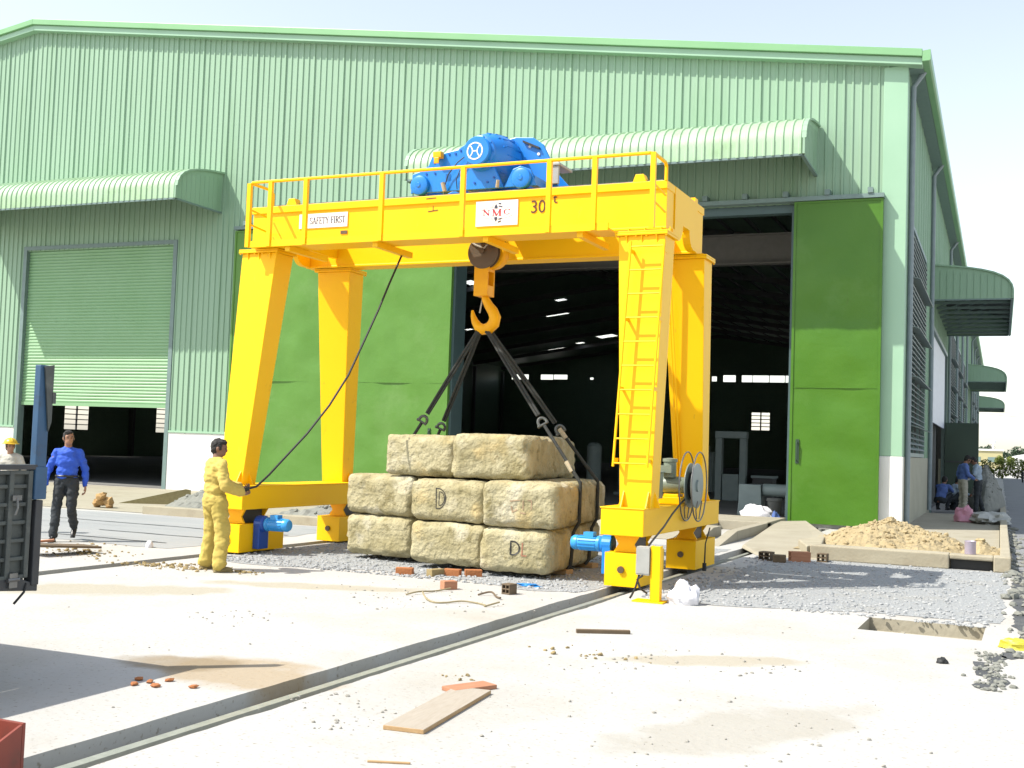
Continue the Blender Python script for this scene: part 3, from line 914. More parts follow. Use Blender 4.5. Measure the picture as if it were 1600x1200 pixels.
lf = build(lf, 'side_door', MT['door_dark'], wh, smooth=False, bev=0.01)
build(MB().bar((-2.0, 48.9, 0.3), (-0.9, 48.9, 1.4), 0.05).bar((-2.0, 48.92, 1.65), (-0.85, 48.92, 1.65), 0.05), 'brace', MT['steel_dark'], lf, smooth=False)
for yp in (28.35, 37.6, 51.2, 60.0, 68.2, 77.5, 91, 99.2, 107.6, 116.5):
    dp = MB().tube([(CX + 0.10, yp, 0.15), (CX + 0.10, yp, 10.55), (CX + 0.34, yp, 10.9)], 0.065, 10)
    build(dp, 'downpipe', MT['pipe'], wh)

# curved canopies
def canopy(u0, u1, zt, proj, zb, fn, ribmat, n_ribs_pitch=0.2, bars=False):
    prof = [(0.0, 0.0), (0.25, -0.06), (0.45, -0.12), (0.62, -0.195), (0.76, -0.285), (0.87, -0.40), (0.945, -0.54), (0.985, -0.69), (1.0, -0.84)]
    pr = [(a * proj, zt + b) for a, b in prof] + [(proj * 1.0, zb)]
    nor = []
    for i in range(len(pr)):
        a, b = pr[max(i - 1, 0)], pr[min(i + 1, len(pr) - 1)]
        t = Vector((b[0] - a[0], b[1] - a[1])).normalized()
        nor.append((-t.y, t.x))
    nor = [(-a, -b) if (a + b) < 0 else (a, b) for a, b in nor]
    sh = MB()
    us = []
    u = u0
    while u < u1 - 0.01:
        us += [(u, 0), (u + 0.11, 0), (u + 0.135, 0.03), (u + 0.175, 0.03)]
        u += n_ribs_pitch
    us.append((u1, 0))
    us = [q for q in us if q[0] <= u1]
    np_ = len(pr)
    vs = []
    for (q, d) in us:
        for (a, z), (na, nz) in zip(pr, nor):
            vs.append(fn(q, a + na * d, z + nz * d))
    fs = [(i * np_ + j, (i + 1) * np_ + j, (i + 1) * np_ + j + 1, i * np_ + j + 1) for i in range(len(us) - 1) for j in range(np_ - 1)]
    sh.add(vs, fs)
    c = build(sh, 'canopy', ribmat, wh, fix=False)
    ln = MB()
    ua, ub = u0 + 0.01, u1 - 0.01
    q0 = [(a - 0.03 * na, z - 0.03 * nz) for (a, z), (na, nz) in zip(pr, nor)]
    ln.add([fn(ua, max(a, 0.012), z) for a, z in q0] + [fn(ub, max(a, 0.012), z) for a, z in q0], [(j, j + 1, np_ + j + 1, np_ + j) for j in range(np_ - 1)])
    build(ln, 'canopy_shade_sheet', MT['canopy_shade'], c, fix=False)  # added sheet, coloured dark for the shade beneath the canopy
    for e, s in ((u0, -1), (u1, 1)):
        ep = MB()
        out = [fn(e + s * 0.012, a, z) for a, z in pr] + [fn(e + s * 0.012, 0, zb)]
        dv = Vector(fn(e + s * 0.032, 0, 0)) - Vector(fn(e + s * 0.012, 0, 0))
        inner = [(a * 0.96 + 0.0, zt - 0.16 + (z - zt) * 0.86) for a, z in pr]
        ep.prism(out, dv)
        # raised rim following the curve
        for (a, z), (a2, z2) in zip(pr[:-1], pr[1:]):
            p_, q_ = Vector(fn(e + s * 0.04, a, z)), Vector(fn(e + s * 0.04, a2, z2))
            ep.bar(p_, q_, 0.10, 0.05)
        # vertical flutes
        a = 0.25
        while a < proj * 0.95:
            ztl = zt - 0.12 - 0.26 * a / proj - 0.45 * max(0, (a / proj - 0.75) / 0.25) ** 2
            ep.bar(fn(e + s * 0.035, a, zb + 0.03), fn(e + s * 0.035, a, ztl - 0.05), 0.03, 0.012)
            a += 0.2
        build(ep, 'canopy_end', MT['clad'], c, smooth=False)
    fb = MB()
    fb.bar(fn(u0, proj - 0.03, zb - 0.01), fn(u1, proj - 0.03, zb - 0.01), 0.07, 0.05)
    fb.bar(fn(u0, 0.02, zb - 0.012), fn(u0, proj - 0.08, zb - 0.012), 0.08, 0.045)
    fb.bar(fn(u1, 0.02, zb - 0.012), fn(u1, proj - 0.08, zb - 0.012), 0.08, 0.045)
    u = u0 + 1.2
    while bars and u < u1 - 0.5:
        fb.bar(fn(u, 0.02, zb + 0.05), fn(u, proj - 0.05, zb + 0.05), 0.05, 0.08)
        fb.bar(fn(u, 0.05, zb + 0.07), fn(u, proj * 0.7, zt - 0.36), 0.04, 0.05)
        u += 1.35
    build(fb, 'canopy_frame', MT['frame_grey'], c, smooth=False)
    return c
canopy(-31.0, -21.6, 9.55, 2.1, 8.36, lambda u, a, z: (u, FY - 0.03 - a, z), MT['canopy'])
canopy(-14.15, -4.15, 9.62, 2.1, 8.42, lambda u, a, z: (u, FY - 0.03 - a, z), MT['canopy'])
for (a, b) in ((38.65, 49.9), (79.0, 90.0), (117.5, 127.0)):
    canopy(a, b, 7.92, 2.38, 6.80, lambda u, d, z: (CX + 0.03 + d, u, z), MT['canopy'], bars=True)

# roller shutter, half open
ss = MB()
z = 2.55
rows = []
while z < SH[2]:
    rows += [(z, 0.0), (z + 0.03, 0.022), (z + 0.07, 0.022)]
    z += 0.1
for (za, da), (zb_, db) in zip(rows[:-1], rows[1:]):
    ss.add([(SH[0], FY + 0.10 - da, za), (SH[1], FY + 0.10 - da, za), (SH[1], FY + 0.10 - db, zb_), (SH[0], FY + 0.10 - db, zb_)], [(0, 1, 2, 3)])
ss.box(SH[0], SH[1], FY + 0.06, FY + 0.14, 2.45, 2.56)
build(ss, 'roller_shutter', MT['shutter'], wh, fix=False)
sg = MB()
sg.box(SH[0] - 0.14, SH[0] + 0.0, FY - 0.05, FY + 0.2, 0, 7.6)
sg.box(SH[1] - 0.0, SH[1] + 0.14, FY - 0.05, FY + 0.2, 0, 7.6)
sg.box(SH[0], SH[1], FY - 0.05, FY + 0.2, 7.48, 7.6)
build(sg, 'shutter_guide', MT['frame_grey'], wh, smooth=False)

# sliding doors
def slide_door(x0, x1, z0, z1, yf, handle_x, seed, dm='door'):
    d = MB()
    nx, nz = max(8, int((x1 - x0) / 0.12)), int((z1 - z0) / 0.12)
    vs = []
    for j in range(nz + 1):
        for i in range(nx + 1):
            x, z_ = x0 + (x1 - x0) * i / nx, z0 + (z1 - z0) * j / nz
            e = min(1, 5 * i / nx, 5 * (nx - i) / nx, 5 * j / nz, 5 * (nz - j) / nz)
            w = 0.036 * noise.noise((x * 0.9, z_ * 1.1, seed)) + 0.018 * noise.noise((x * 2.3 + z_, z_ * 1.9, seed + 3))
            vs.append((x, yf - 0.01 + w * e, z_))
    fs = [(j * (nx + 1) + i, j * (nx + 1) + i + 1, (j + 1) * (nx + 1) + i + 1, (j + 1) * (nx + 1) + i) for j in range(nz) for i in range(nx)]
    d.add(vs, fs)
    d.box(x0, x1, yf + 0.03, yf + 0.09, z0, z1)
    o = build(d, 'sliding_door', MT[dm], wh, fix=False)
    f = MB()
    f.box(x0 - 0.03, x0 + 0.03, yf - 0.03, yf + 0.10, z0 - 0.01, z1 + 0.01)
    f.box(x1 - 0.03, x1 + 0.03, yf - 0.03, yf + 0.10, z0 - 0.01, z1 + 0.01)
    f.box(x0 + 0.03, x1 - 0.03, yf - 0.03, yf + 0.10, z1 - 0.04, z1 + 0.01)
    f.box(x0 + 0.03, x1 - 0.03, yf - 0.018, yf + 0.02, (z0 + z1) * 0.42, (z0 + z1) * 0.42 + 0.02)
    build(f, 'door_edge', MT[dm], o, smooth=False)
    h = MB().tube([(handle_x, yf - 0.02, 1.55), (handle_x, yf - 0.09, 1.58), (handle_x, yf - 0.09, 1.98), (handle_x, yf - 0.02, 2.02)], 0.016, 6)
    h.box(handle_x - 0.04, handle_x + 0.04, yf - 0.035, yf, 1.5, 2.07)
    build(h, 'handle', MT['door_dark'], o)
    return o
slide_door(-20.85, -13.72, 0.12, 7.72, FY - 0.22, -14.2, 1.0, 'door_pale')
slide_door(-4.58, -2.60, 0.10, 7.74, FY - 0.22, -4.42, 5.0)
tr = MB()
tr.box(-20.9, -2.55, FY - 0.30, FY - 0.05, 7.76, 7.86)
x = -20.5
while x < -2.6:
    tr.box(x - 0.06, x + 0.06, FY - 0.33, FY - 0.04, 7.87, 8.0)
    x += 0.98
build(tr, 'door_track', MT['frame_grey'], wh, smooth=False)
jb = MB()
jb.box(-13.70, -13.62, FY - 0.12, FY + 0.55, 0, 7.74)
jb.box(-4.70, -4.62, FY + 0.0, FY + 0.5, 0, 7.74)
jb.box(-13.62, -4.7, FY + 0.02, FY + 0.3, 7.55, 7.75)
build(jb, 'door_jamb', MT['jamb'], wh, smooth=False)

# far wall and left wall with openings, seen through the doors
def wall_cells(mb, us, zs, holes_, fn):
    us = sorted(set(us + [h[0] for h in holes_] + [h[1] for h in holes_]))
    zs = sorted(set(zs + [h[2] for h in holes_] + [h[3] for h in holes_]))
    for a, b in zip(us[:-1], us[1:]):
        for c, d in zip(zs[:-1], zs[1:]):
            m1, m2 = (a + b) / 2, (c + d) / 2
            if any(h[0] < m1 < h[1] and h[2] < m2 < h[3] for h in holes_):
                continue
            mb.add([fn(a, c), fn(b, c), fn(b, d), fn(a, d)], [(0, 1, 2, 3)])
fh = [(-54.9, -52.7, 9.7, 10.3), (-51.1, -49.5, 9.7, 10.3), (-49.4, -47.7, 9.75, 10.3), (-44.8, -44.4, 9.75, 10.0), (-30.2, -29.65, 9.7, 10.25), (-28.9, -27.5, 9.65, 10.4),
      (-26.8, -25.62, 9.65, 10.4), (-25.55, -23.8, 9.65, 10.4), (-23.7, -22.05, 9.65, 10.4), (-21.95, -20.0, 9.65, 10.4), (-19.9, -18, 9.65, 10.4),
      (-25.6, -23.6, 4.3, 6.25)]
fwl = MB()
wall_cells(fwl, [LX, -2.1], [0, 10.85], fh, lambda u, z: (u, 128.0, z))
fwl.add([(LX, 128, 10.85), (-2.1, 128, 10.85), (-2.1, 128, 11.2), (RIDGE, 128, 15), (LX, 128, 11.2)], [(0, 1, 2, 3, 4)])
o = build(fwl, 'rear_wall', MT['roof'], wh, fix=False, smooth=False)
b_ = MB()
for k in range(1, 5):
    b_.box(-25.6, -23.6, 127.95, 128.02, 4.3 + k * 0.4 - 0.05, 4.3 + k * 0.4 + 0.05)
b_.box(-24.65, -24.5, 127.95, 128.02, 4.3, 6.25)
b_ = build(b_, 'window_bars', MT['steel_dark'], o, smooth=False)
lh = [(57 + 8.8 * k, 59.1 + 8.8 * k, 1.72, 4.6) for k in range(-3, 2)]
lw = MB()
wall_cells(lw, [FY, 128], [0, 11.2], lh, lambda u, z: (LX + 0.5, u, z))
o = build(lw, 'left_wall', MT['roof'], wh, fix=False, smooth=False)
for h in lh:
    lb = MB()
    for k in range(1, 9):
        z = 1.72 + k * 0.33
        lb.obox((LX + 0.5, (h[0] + h[1]) / 2, z), (0.05, 0, 0.02), (0, 1.05, 0), (0.006, 0, 0.012))
    lb.box(LX + 0.45, LX + 0.55, (h[0] + h[1]) / 2 - 0.04, (h[0] + h[1]) / 2 + 0.04, 1.72, 4.6)
    build(lb, 'window_bars', MT['steel_dark'], o, smooth=False)
# rafters, columns and purlins inside
first = None
for k in range(13):
    yk = 31.0 + 8 * k
    if first is None:
        rr = MB()
        for xa, xb in ((RIDGE, -2.3), (LX + 0.6, RIDGE)):
            rr.bar((xa, yk, ztop(xa) - 0.34), (xb, yk, ztop(xb) - 0.34), 0.18, 0.36)
        rr.box(-2.65, -2.3, yk - 0.1, yk + 0.1, 0, 10.6)
        rr.box(LX + 0.6, LX + 0.95, yk - 0.1, yk + 0.1, 0, 10.6)
        first = build(rr, 'portal_frame', MT['rafter'], wh, smooth=False)
    else:
        c = first.copy()
        COL.objects.link(c)
        c.location.y += 8 * k
first = None
for k in range(18):
    x = -3.4 - 1.45 * k
    if first is None:
        pr_ = MB().box(x - 0.05, x + 0.05, 28.2, 127.8, ztop(x) - 0.26, ztop(x) - 0.14)
        first = build(pr_, 'purlin', MT['rafter'], wh, smooth=False)
    else:
        c = first.copy()
        COL.objects.link(c)
        c.location.x -= 1.45 * k
        c.location.z += ztop(x) - ztop(-3.4)
# ------------------------------------------------------------------ lettering helpers
def font_mesh(txt, size, depth=0.004):
    cu = bpy.data.curves.new('text', 'FONT')
    cu.body = txt
    cu.size = size
    cu.extrude = depth / 2
    cu.align_x = 'LEFT'
    ob = bpy.data.objects.new('text', cu)
    COL.objects.link(ob)
    dg = bpy.context.evaluated_depsgraph_get()
    me = bpy.data.meshes.new_from_object(ob.evaluated_get(dg))
    bpy.data.objects.remove(ob)
    bpy.data.curves.remove(cu)
    return me

# serif capitals as strokes on a unit cell: (x0,z0,x1,z1,weight)
TH, TN = 0.15, 0.06
def arc(cx, cz, rx, rz, a0, a1, w0, w1, n=10):
    out = []
    for i in range(n):
        t0, t1 = R(a0 + (a1 - a0) * i / n), R(a0 + (a1 - a0) * (i + 1) / n)
        m_ = abs(math.cos((t0 + t1) / 2))
        out.append((cx + rx * math.cos(t0), cz + rz * math.sin(t0), cx + rx * math.cos(t1), cz + rz * math.sin(t1), w0 + (w1 - w0) * m_))
    return out
def sf_(x, z, w=0.3):
    return (x - w / 2, z, x + w / 2, z, TN)
GL = {
    'S': arc(0.33, 0.74, 0.25, 0.24, 20, 270, TN, TH) + arc(0.33, 0.26, 0.27, 0.24, 90, -160, TN, TH) + [(0.57, 0.76, 0.57, 0.98, TN), (0.06, 0.02, 0.06, 0.24, TN)],
    'A': [(0.08, 0, 0.36, 1, TN), (0.36, 1, 0.66, 0, TH), (0.18, 0.34, 0.54, 0.34, TN), sf_(0.08, 0.02, 0.22), sf_(0.66, 0.02, 0.26)],
    'F': [(0.18, 0, 0.18, 1, TH), (0.05, 0.98, 0.6, 0.98, TN), (0.18, 0.52, 0.45, 0.52, TN), (0.6, 0.98, 0.6, 0.78, TN), (0.45, 0.62, 0.45, 0.42, TN), sf_(0.18, 0.02)],
    'E': [(0.18, 0, 0.18, 1, TH), (0.05, 0.98, 0.6, 0.98, TN), (0.18, 0.52, 0.45, 0.52, TN), (0.6, 0.98, 0.6, 0.78, TN), (0.45, 0.62, 0.45, 0.42, TN), (0.05, 0.02, 0.63, 0.02, TN), (0.63, 0.02, 0.63, 0.24, TN)],
    'T': [(0.35, 0, 0.35, 1, TH), (0.04, 0.98, 0.66, 0.98, TN), (0.04, 0.98, 0.04, 0.76, TN), (0.66, 0.98, 0.66, 0.76, TN), sf_(0.35, 0.02)],
    'Y': [(0.1, 1, 0.37, 0.45, TH), (0.37, 0.45, 0.64, 1, TN), (0.37, 0, 0.37, 0.48, TH), sf_(0.1, 0.98, 0.26), sf_(0.64, 0.98, 0.22), sf_(0.37, 0.02)],
    'I': [(0.2, 0, 0.2, 1, TH), sf_(0.2, 0.02), sf_(0.2, 0.98)],
    'R': [(0.18, 0, 0.18, 1, TH), (0.05, 0.98, 0.38, 0.98, TN), (0.18, 0.5, 0.38, 0.5, TN)] + arc(0.38, 0.74, 0.2, 0.24, 90, -90, TN, TH) + [(0.36, 0.5, 0.64, 0.02, TH), sf_(0.18, 0.02), sf_(0.66, 0.02, 0.16)],
    'N': [(0.14, 0, 0.14, 1, TN), (0.14, 1, 0.66, 0, TH), (0.66, 0, 0.66, 1, TN), sf_(0.14, 0.02, 0.24), sf_(0.12, 0.98, 0.22), sf_(0.66, 0.98, 0.24)],
    'M': [(0.14, 0, 0.14, 1, TN), (0.14, 1, 0.45, 0.05, TH), (0.45, 0.05, 0.76, 1, TN), (0.76, 0, 0.76, 1, TH), sf_(0.14, 0.02, 0.24), sf_(0.1, 0.98, 0.18), sf_(0.76, 0.02, 0.3), sf_(0.8, 0.98, 0.22)],
    'C': arc(0.4, 0.5, 0.32, 0.48, 45, 315, TN, TH, 16) + [(0.66, 0.7, 0.66, 0.96, TN), (0.64, 0.12, 0.64, 0.24, TN)],
    '-': [(0.05, 0.5, 0.25, 0.5, 0.12)],
}
ADV = {'S': 0.72, 'A': 0.78, 'F': 0.68, 'E': 0.72, 'T': 0.74, 'Y': 0.76, 'I': 0.42, 'R': 0.76, 'N': 0.84, 'M': 0.96, 'C': 0.8, ' ': 0.4, '-': 0.4}
def serif(mb, txt, x0, z0, hgt, wid, yf, t=0.003, gap=0.0):
    """letters facing -Y on the plane y=yf, fitted to width wid"""
    tot = sum(ADV[c] + gap for c in txt)
    sx = wid / tot
    x = x0
    for c in txt:
        for q in GL.get(c, []):
            a = Vector((x + q[0] * sx, yf - t / 2, z0 + q[1] * hgt))
            b = Vector((x + q[2] * sx, yf - t / 2, z0 + q[3] * hgt))
            vert = abs(q[3] - q[1]) * hgt > abs(q[2] - q[0]) * sx
            mb.bar(a, b, t, q[4] * (sx if vert else hgt) * (1.0 if vert else 0.8), upv=Vector((1, 0, 0)) if vert else Z)
        x += (ADV[c] + gap) * sx

# ------------------------------------------------------------------ the gantry crane (crane-frame coordinates)
GO = Vector((-7.5, 15, 0))
gc = thing('gantry_crane', 'yellow double girder gantry crane on four legs straddling the concrete blocks', 'gantry crane', GO, cw(*GO), CY)
YL = MT['yellow']
def cpart(mb, name, m_, parent=gc, **k):
    return build(mb, name, m_, parent, **k)
def frustum(mb, c0, w0, d0, z0, c1, w1, d1, z1):
    vs = []
    for (c, w, d, z) in ((c0, w0, d0, z0), (c1, w1, d1, z1)):
        for sy in (-1, 1):
            for sx in (-1, 1):
                vs.append((c[0] + sx * w / 2, c[1] + sy * d / 2, z))
    return mb.add(vs, [(0, 2, 3, 1), (4, 5, 7, 6), (0, 1, 5, 4), (2, 6, 7, 3), (0, 4, 6, 2), (1, 3, 7, 5)])
ZS0, ZS1, ZL = 0.645, 0.985, 4.42
LEGS = {'fr': ((-4.455, 13.62), (-4.57, 13.98)), 'fl': ((-10.61, 13.62), (-10.52, 13.98)), 'rr': ((-4.55, 16.36), (-4.57, 15.86)), 'rl': ((-10.65, 16.33), (-10.45, 15.86))}
for k, (cb, ctp) in LEGS.items():
    m_ = MB()
    frustum(m_, cb, 0.40, 0.32, ZS1, ctp, 0.62, 0.42, ZL)
    leg = cpart(m_, 'leg', YL, bev=0.008, smooth=False)
    f = MB()
    f.box(ctp[0] - 0.35, ctp[0] + 0.35, ctp[1] - 0.25, ctp[1] + 0.25, ZL + 0.001, ZL + 0.03)
    f.box(ctp[0] - 0.35, ctp[0] + 0.35, ctp[1] - 0.245, ctp[1] + 0.245, ZL + 0.033, ZL + 0.058)
    for sx in (-0.2, 0.0, 0.2):
        s = -1 if k[0] == 'f' else 1
        f.prism([(ctp[0] + sx, ctp[1] + s * 0.215, ZL), (ctp[0] + sx, ctp[1] + s * 0.245, ZL), (ctp[0] + sx, ctp[1] + s * 0.205, ZL - 0.16)], (0.012, 0, 0))
    for bx2 in (-0.33, -0.2, -0.07, 0.07, 0.2, 0.33):
        yb2 = ctp[1] + (-0.232 if k[0] == 'f' else 0.232)
        f.cyl((ctp[0] + bx2, yb2, ZL - 0.018), (ctp[0] + bx2, yb2, ZL + 0.0), 0.014, n=6)
    cpart(f, 'flange_plate', YL, leg, bev=0.003, smooth=False)
    s = -1 if k[0] == 'f' else 1
    for sx in (-0.16, 0.16):
        gs = MB().prism([(cb[0] + sx, cb[1] + s * 0.155, ZS1), (cb[0] + sx, cb[1] + s * 0.27, ZS1), (cb[0] + sx, cb[1] + s * 0.15, ZS1 + 0.20)], (0.014, 0, 0))
        cpart(gs, 'gusset', YL, leg, smooth=False)
    for sx in (-1, 1):
        gs = MB().prism([(cb[0] + sx * 0.195, cb[1], ZS1), (cb[0] + sx * 0.275, cb[1], ZS1), (cb[0] + sx * 0.2, cb[1], ZS1 + 0.20)], (0, 0.014, 0))
        cpart(gs, 'gusset', YL, leg, smooth=False)
SX = {'r': (-4.82, -4.27), 'l': (-10.78, -10.22)}
for k, (a, b) in SX.items():
    m_ = MB().box(a, b, 13.25, 16.86, ZS0, ZS1)
    m_.box(a - 0.012, b + 0.012, 13.24, 16.87, ZS1 - 0.014, ZS1 + 0.004)
    sb = cpart(m_, 'sill_beam', YL, bev=0.008, smooth=False)
    cx = (a + b) / 2 - (0.01 if k == 'r' else 0)
    for (ya, yb) in ((13.30, 14.36), (15.88, 16.95)):
        m_ = MB().box(cx - 0.215, cx + 0.215, ya, yb, 0.03, 0.43)
        yc = (ya + yb) / 2 - (0.08 if ya < 15 else 0)
        m_.box(cx - 0.215, cx - 0.205, ya - 0.0, yb, 0.431, 0.435)
        bg_ = cpart(m_, 'bogie', YL, bev=0.01, smooth=False)
        for yn in (yc - 0.28, yc + 0.25):
            nk = MB().prism([(cx - 0.16, yn, 0.435), (cx + 0.16, yn, 0.435), (cx + 0.10, yn, 0.53), (cx + 0.17, yn, 0.643), (cx - 0.17, yn, 0.643), (cx - 0.10, yn, 0.53)], (0, 0.03, 0))
            cpart(nk, 'bogie_neck', YL, bg_, smooth=False)
        nk = MB().box(cx - 0.09, cx + 0.09, yc - 0.22, yc + 0.22, 0.436, 0.642)
        cpart(nk, 'pivot', MT['steel_dark'], bg_, smooth=False)
        for yw in (ya + 0.24, yb - 0.24):
            w = MB().lathe((cx - 0.07, yw, 0.165), (1, 0, 0), [(0, 0.21), (0.03, 0.21), (0.031, 0.205), (0.109, 0.205), (0.11, 0.21), (0.14, 0.21)], 28)
            cpart(w, 'wheel', MT['steel'], bg_)
        pn = MB().cyl((cx + 0.0, ya - 0.03, 0.235), (cx + 0.0, ya + 0.01, 0.235), 0.042)
        cpart(pn, 'pin', MT['sheave'], bg_)
# travel motors
def motor(x_face, sgn, y, zc):
    m_ = MB()
    m_.lathe((x_face + sgn * 0.15, y, zc), (sgn, 0, 0), [(0, 0.085), (0.02, 0.10), (0.05, 0.10), (0.06, 0.085), (0.31, 0.085), (0.32, 0.093), (0.37, 0.093), (0.40, 0.075), (0.405, 0.03)], 24)
    for k in range(14):
        a = 2 * math.pi * k / 14
        d = Vector((0, math.cos(a), math.sin(a)))
        m_.bar(Vector((x_face + sgn * 0.22, y, zc)) + d * 0.09, Vector((x_face + sgn * 0.45, y, zc)) + d * 0.09, 0.012, 0.012, upv=d)
    m_.box(min(x_face + sgn * 0.25, x_face + sgn * 0.38), max(x_face + sgn * 0.25, x_face + sgn * 0.38), y - 0.06, y + 0.06, zc + 0.07, zc + 0.14)
    mo = cpart(m_, 'travel_motor', MT['blue_light'])
    g_ = MB()
    g_.lathe((x_face, y, zc), (sgn, 0, 0), [(0, 0.12), (0.13, 0.12), (0.15, 0.09)], 20)
    g_.box(min(x_face, x_face + sgn * 0.11), max(x_face, x_face + sgn * 0.11), y - 0.115, y + 0.115, zc - 0.36, zc)
    cpart(g_, 'gearbox', MT['blue_deep'] if sgn > 0 else MT['blue'], mo, bev=0.01, smooth=False)
motor(-4.77 - 0.005, -1, 13.62, 0.50)
motor(-10.285 + 0.005, 1, 13.72, 0.43)

# girders
GX0, GX1 = -10.93, -4.36
for nm, (ya, yb), zb in (('front', (14.10, 14.45), 4.58), ('rear', (15.55, 15.90), 4.50)):
    m_ = MB().box(GX0, GX1, ya + 0.02, yb - 0.02, zb, 5.16)
    m_.box(GX0 - 0.01, GX1 + 0.01, ya - 0.012, yb + 0.012, 5.085, 5.19)
    m_.box(GX0 - 0.005, GX1 + 0.005, ya + 0.004, yb - 0.004, zb - 0.02, zb + 0.015)
    gd = cpart(m_, 'girder', YL, bev=0.006, smooth=False)
    yr = (ya + yb) / 2
    rl_ = MB().box(GX0 + 0.1, GX1 - 0.1, yr - 0.03, yr + 0.03, 5.19, 5.24)
    cpart(rl_, 'trolley_rail', MT['steel'], gd, smooth=False)
    for xs_ in (-10.28, -4.76):
        st = MB().prism([(xs_ - 0.10, yr - 0.10, 5.19), (xs_ + 0.10, yr - 0.10, 5.19), (xs_ + 0.055, yr - 0.10, 5.315), (xs_ - 0.055, yr - 0.10, 5.315)], (0, 0.14, 0))
        cpart(st, 'end_stop', YL, gd, bev=0.005, smooth=False)
# end ties with curved lower edge
for xa, xb in ((-4.45, -4.345), (-10.94, -10.85)):
    pts = [(14.46, 5.185), (15.40, 5.185), (15.40, 5.24), (15.54, 5.24), (15.54, 4.49)]
    for i in range(9):
        t = R(90 * i / 8)
        pts.append((15.40 - 0.24 * math.sin(t) * 1.0, 4.49 + 0.24 * (1 - math.cos(t)) * 1.0))
    for i in range(9):
        t = R(90 * i / 8)
        pts.append((14.86 - 0.24 * math.sin(t) + 0.0, 4.73 - 0.24 * (1 - math.cos(t))) if False else (14.84 - 0.24 * (1 - math.cos(t)), 4.73 - 0.24 * math.sin(t)))
    pts += [(14.46, 4.49)]
    m_ = MB().prism([(xa, y, z) for y, z in pts], (xb - xa, 0, 0))
    cpart(m_, 'end_tie', YL, smooth=False)
    m_ = MB().box(min(xa, xb) - (0 if xa > -6 else -0.09), max(xa, xb) - 0.0 if xa < -6 else xa - 0.0, 14.46, 15.54, 5.03, 5.08) if False else None
for xa, xb in ((-4.98, -4.90), (-10.40, -10.32)):
    m_ = MB().box(xa, xb, 14.46, 15.54, 4.62, 5.05)
    cpart(m_, 'end_tie', YL, smooth=False)
# stub plates between flange and girder
m_ = MB()
for k in ('fr', 'fl'):
    c = LEGS[k][1]
    for sx in (-0.28, -0.06, 0.16, 0.28):
        m_.box(c[0] + sx - 0.006, c[0] + sx + 0.006, 14.06, 14.2, ZL + 0.06, 4.575)
    m_.box(c[0] - 0.3, c[0] + 0.3, 14.12, 14.24, ZL + 0.06, 4.56)
for k in ('rr', 'rl'):
    c = LEGS[k][1]
    m_.box(c[0] - 0.3, c[0] + 0.3, 15.6, 15.85, ZL + 0.06, 4.485)
cpart(m_, 'stub_plate', YL, smooth=False)
# walkway with brackets
m_ = MB().box(-10.58, -4.95, 13.57, 14.09, 4.485, 4.50)
m_.box(-10.58, -4.95, 13.545, 13.57, 4.465, 4.56)
wk = cpart(m_, 'walkway', YL, smooth=False)
for xb_ in (-9.9, -8.42, -6.7, -5.35):
    m_ = MB().box(xb_ - 0.04, xb_ + 0.04, 13.6, 14.6, 4.40, 4.483)
    cpart(m_, 'bracket', YL, wk, smooth=False)
# handrail
HZ = 5.43
for xp in (-10.58, -10.20, -9.58, -8.31, -7.04, -5.78, -5.15, -4.37):
    m_ = MB().box(xp - 0.032, xp + 0.032, 13.525, 13.543, 4.47, HZ - 0.01)
    m_.box(xp + 0.016, xp + 0.032, 13.5431, 13.58, 4.47, HZ - 0.01)
    cpart(m_, 'handrail_post', YL, smooth=False)
m_ = MB().tube([(-10.58, 14.12, HZ - 0.28), (-10.58, 14.12, HZ - 0.05), (-10.58, 14.07, HZ), (-10.58, 13.6, HZ), (-10.53, 13.55, HZ), (-4.42, 13.55, HZ - 0.015), (-4.37, 13.6, HZ - 0.015),
               (-4.37, 14.05, HZ - 0.015), (-4.37, 14.1, HZ - 0.06), (-4.37, 14.1, 5.19)], 0.023, 10)
cpart(m_, 'handrail', YL)
for xe in (-10.58, -4.37):
    for z in (4.80, 5.02):
        cpart(MB().tube([(xe, 13.55, z + 0.02), (xe, 13.9, z - 0.01), (xe, 14.09, z - 0.03)], 0.014, 8), 'handrail_midrail', YL)
# ladder on the front right leg
def lad(z):
    t = (z - 1.0) / 3.4
    return 13.62 - 0.16 - 0.13 + 0.30 * t
m_ = MB()
for x in (-4.705, -4.265):
    m_.tube([(x - 0.02, lad(1.48), 1.48), (x + 0.045, lad(4.32), 4.32)], 0.016, 8)
for k in range(10):
    z = 4.25 - 0.303 * k
    t = (z - 1.48) / 2.84
    m_.tube([(-4.725 + 0.065 * t, lad(z), z), (-4.285 + 0.065 * t, lad(z), z)], 0.011, 8)
ld = cpart(m_, 'ladder', YL)
m_ = MB()
for z in (1.56, 2.45, 3.33, 4.2):
    t = (z - 1.48) / 2.84
    for x in (-4.725 + 0.065 * t, -4.285 + 0.065 * t):
        m_.bar((x, lad(z), z), (x, lad(z) + 0.17, z), 0.012, 0.05)
cpart(m_, 'ladder_bracket', YL, ld, smooth=False)
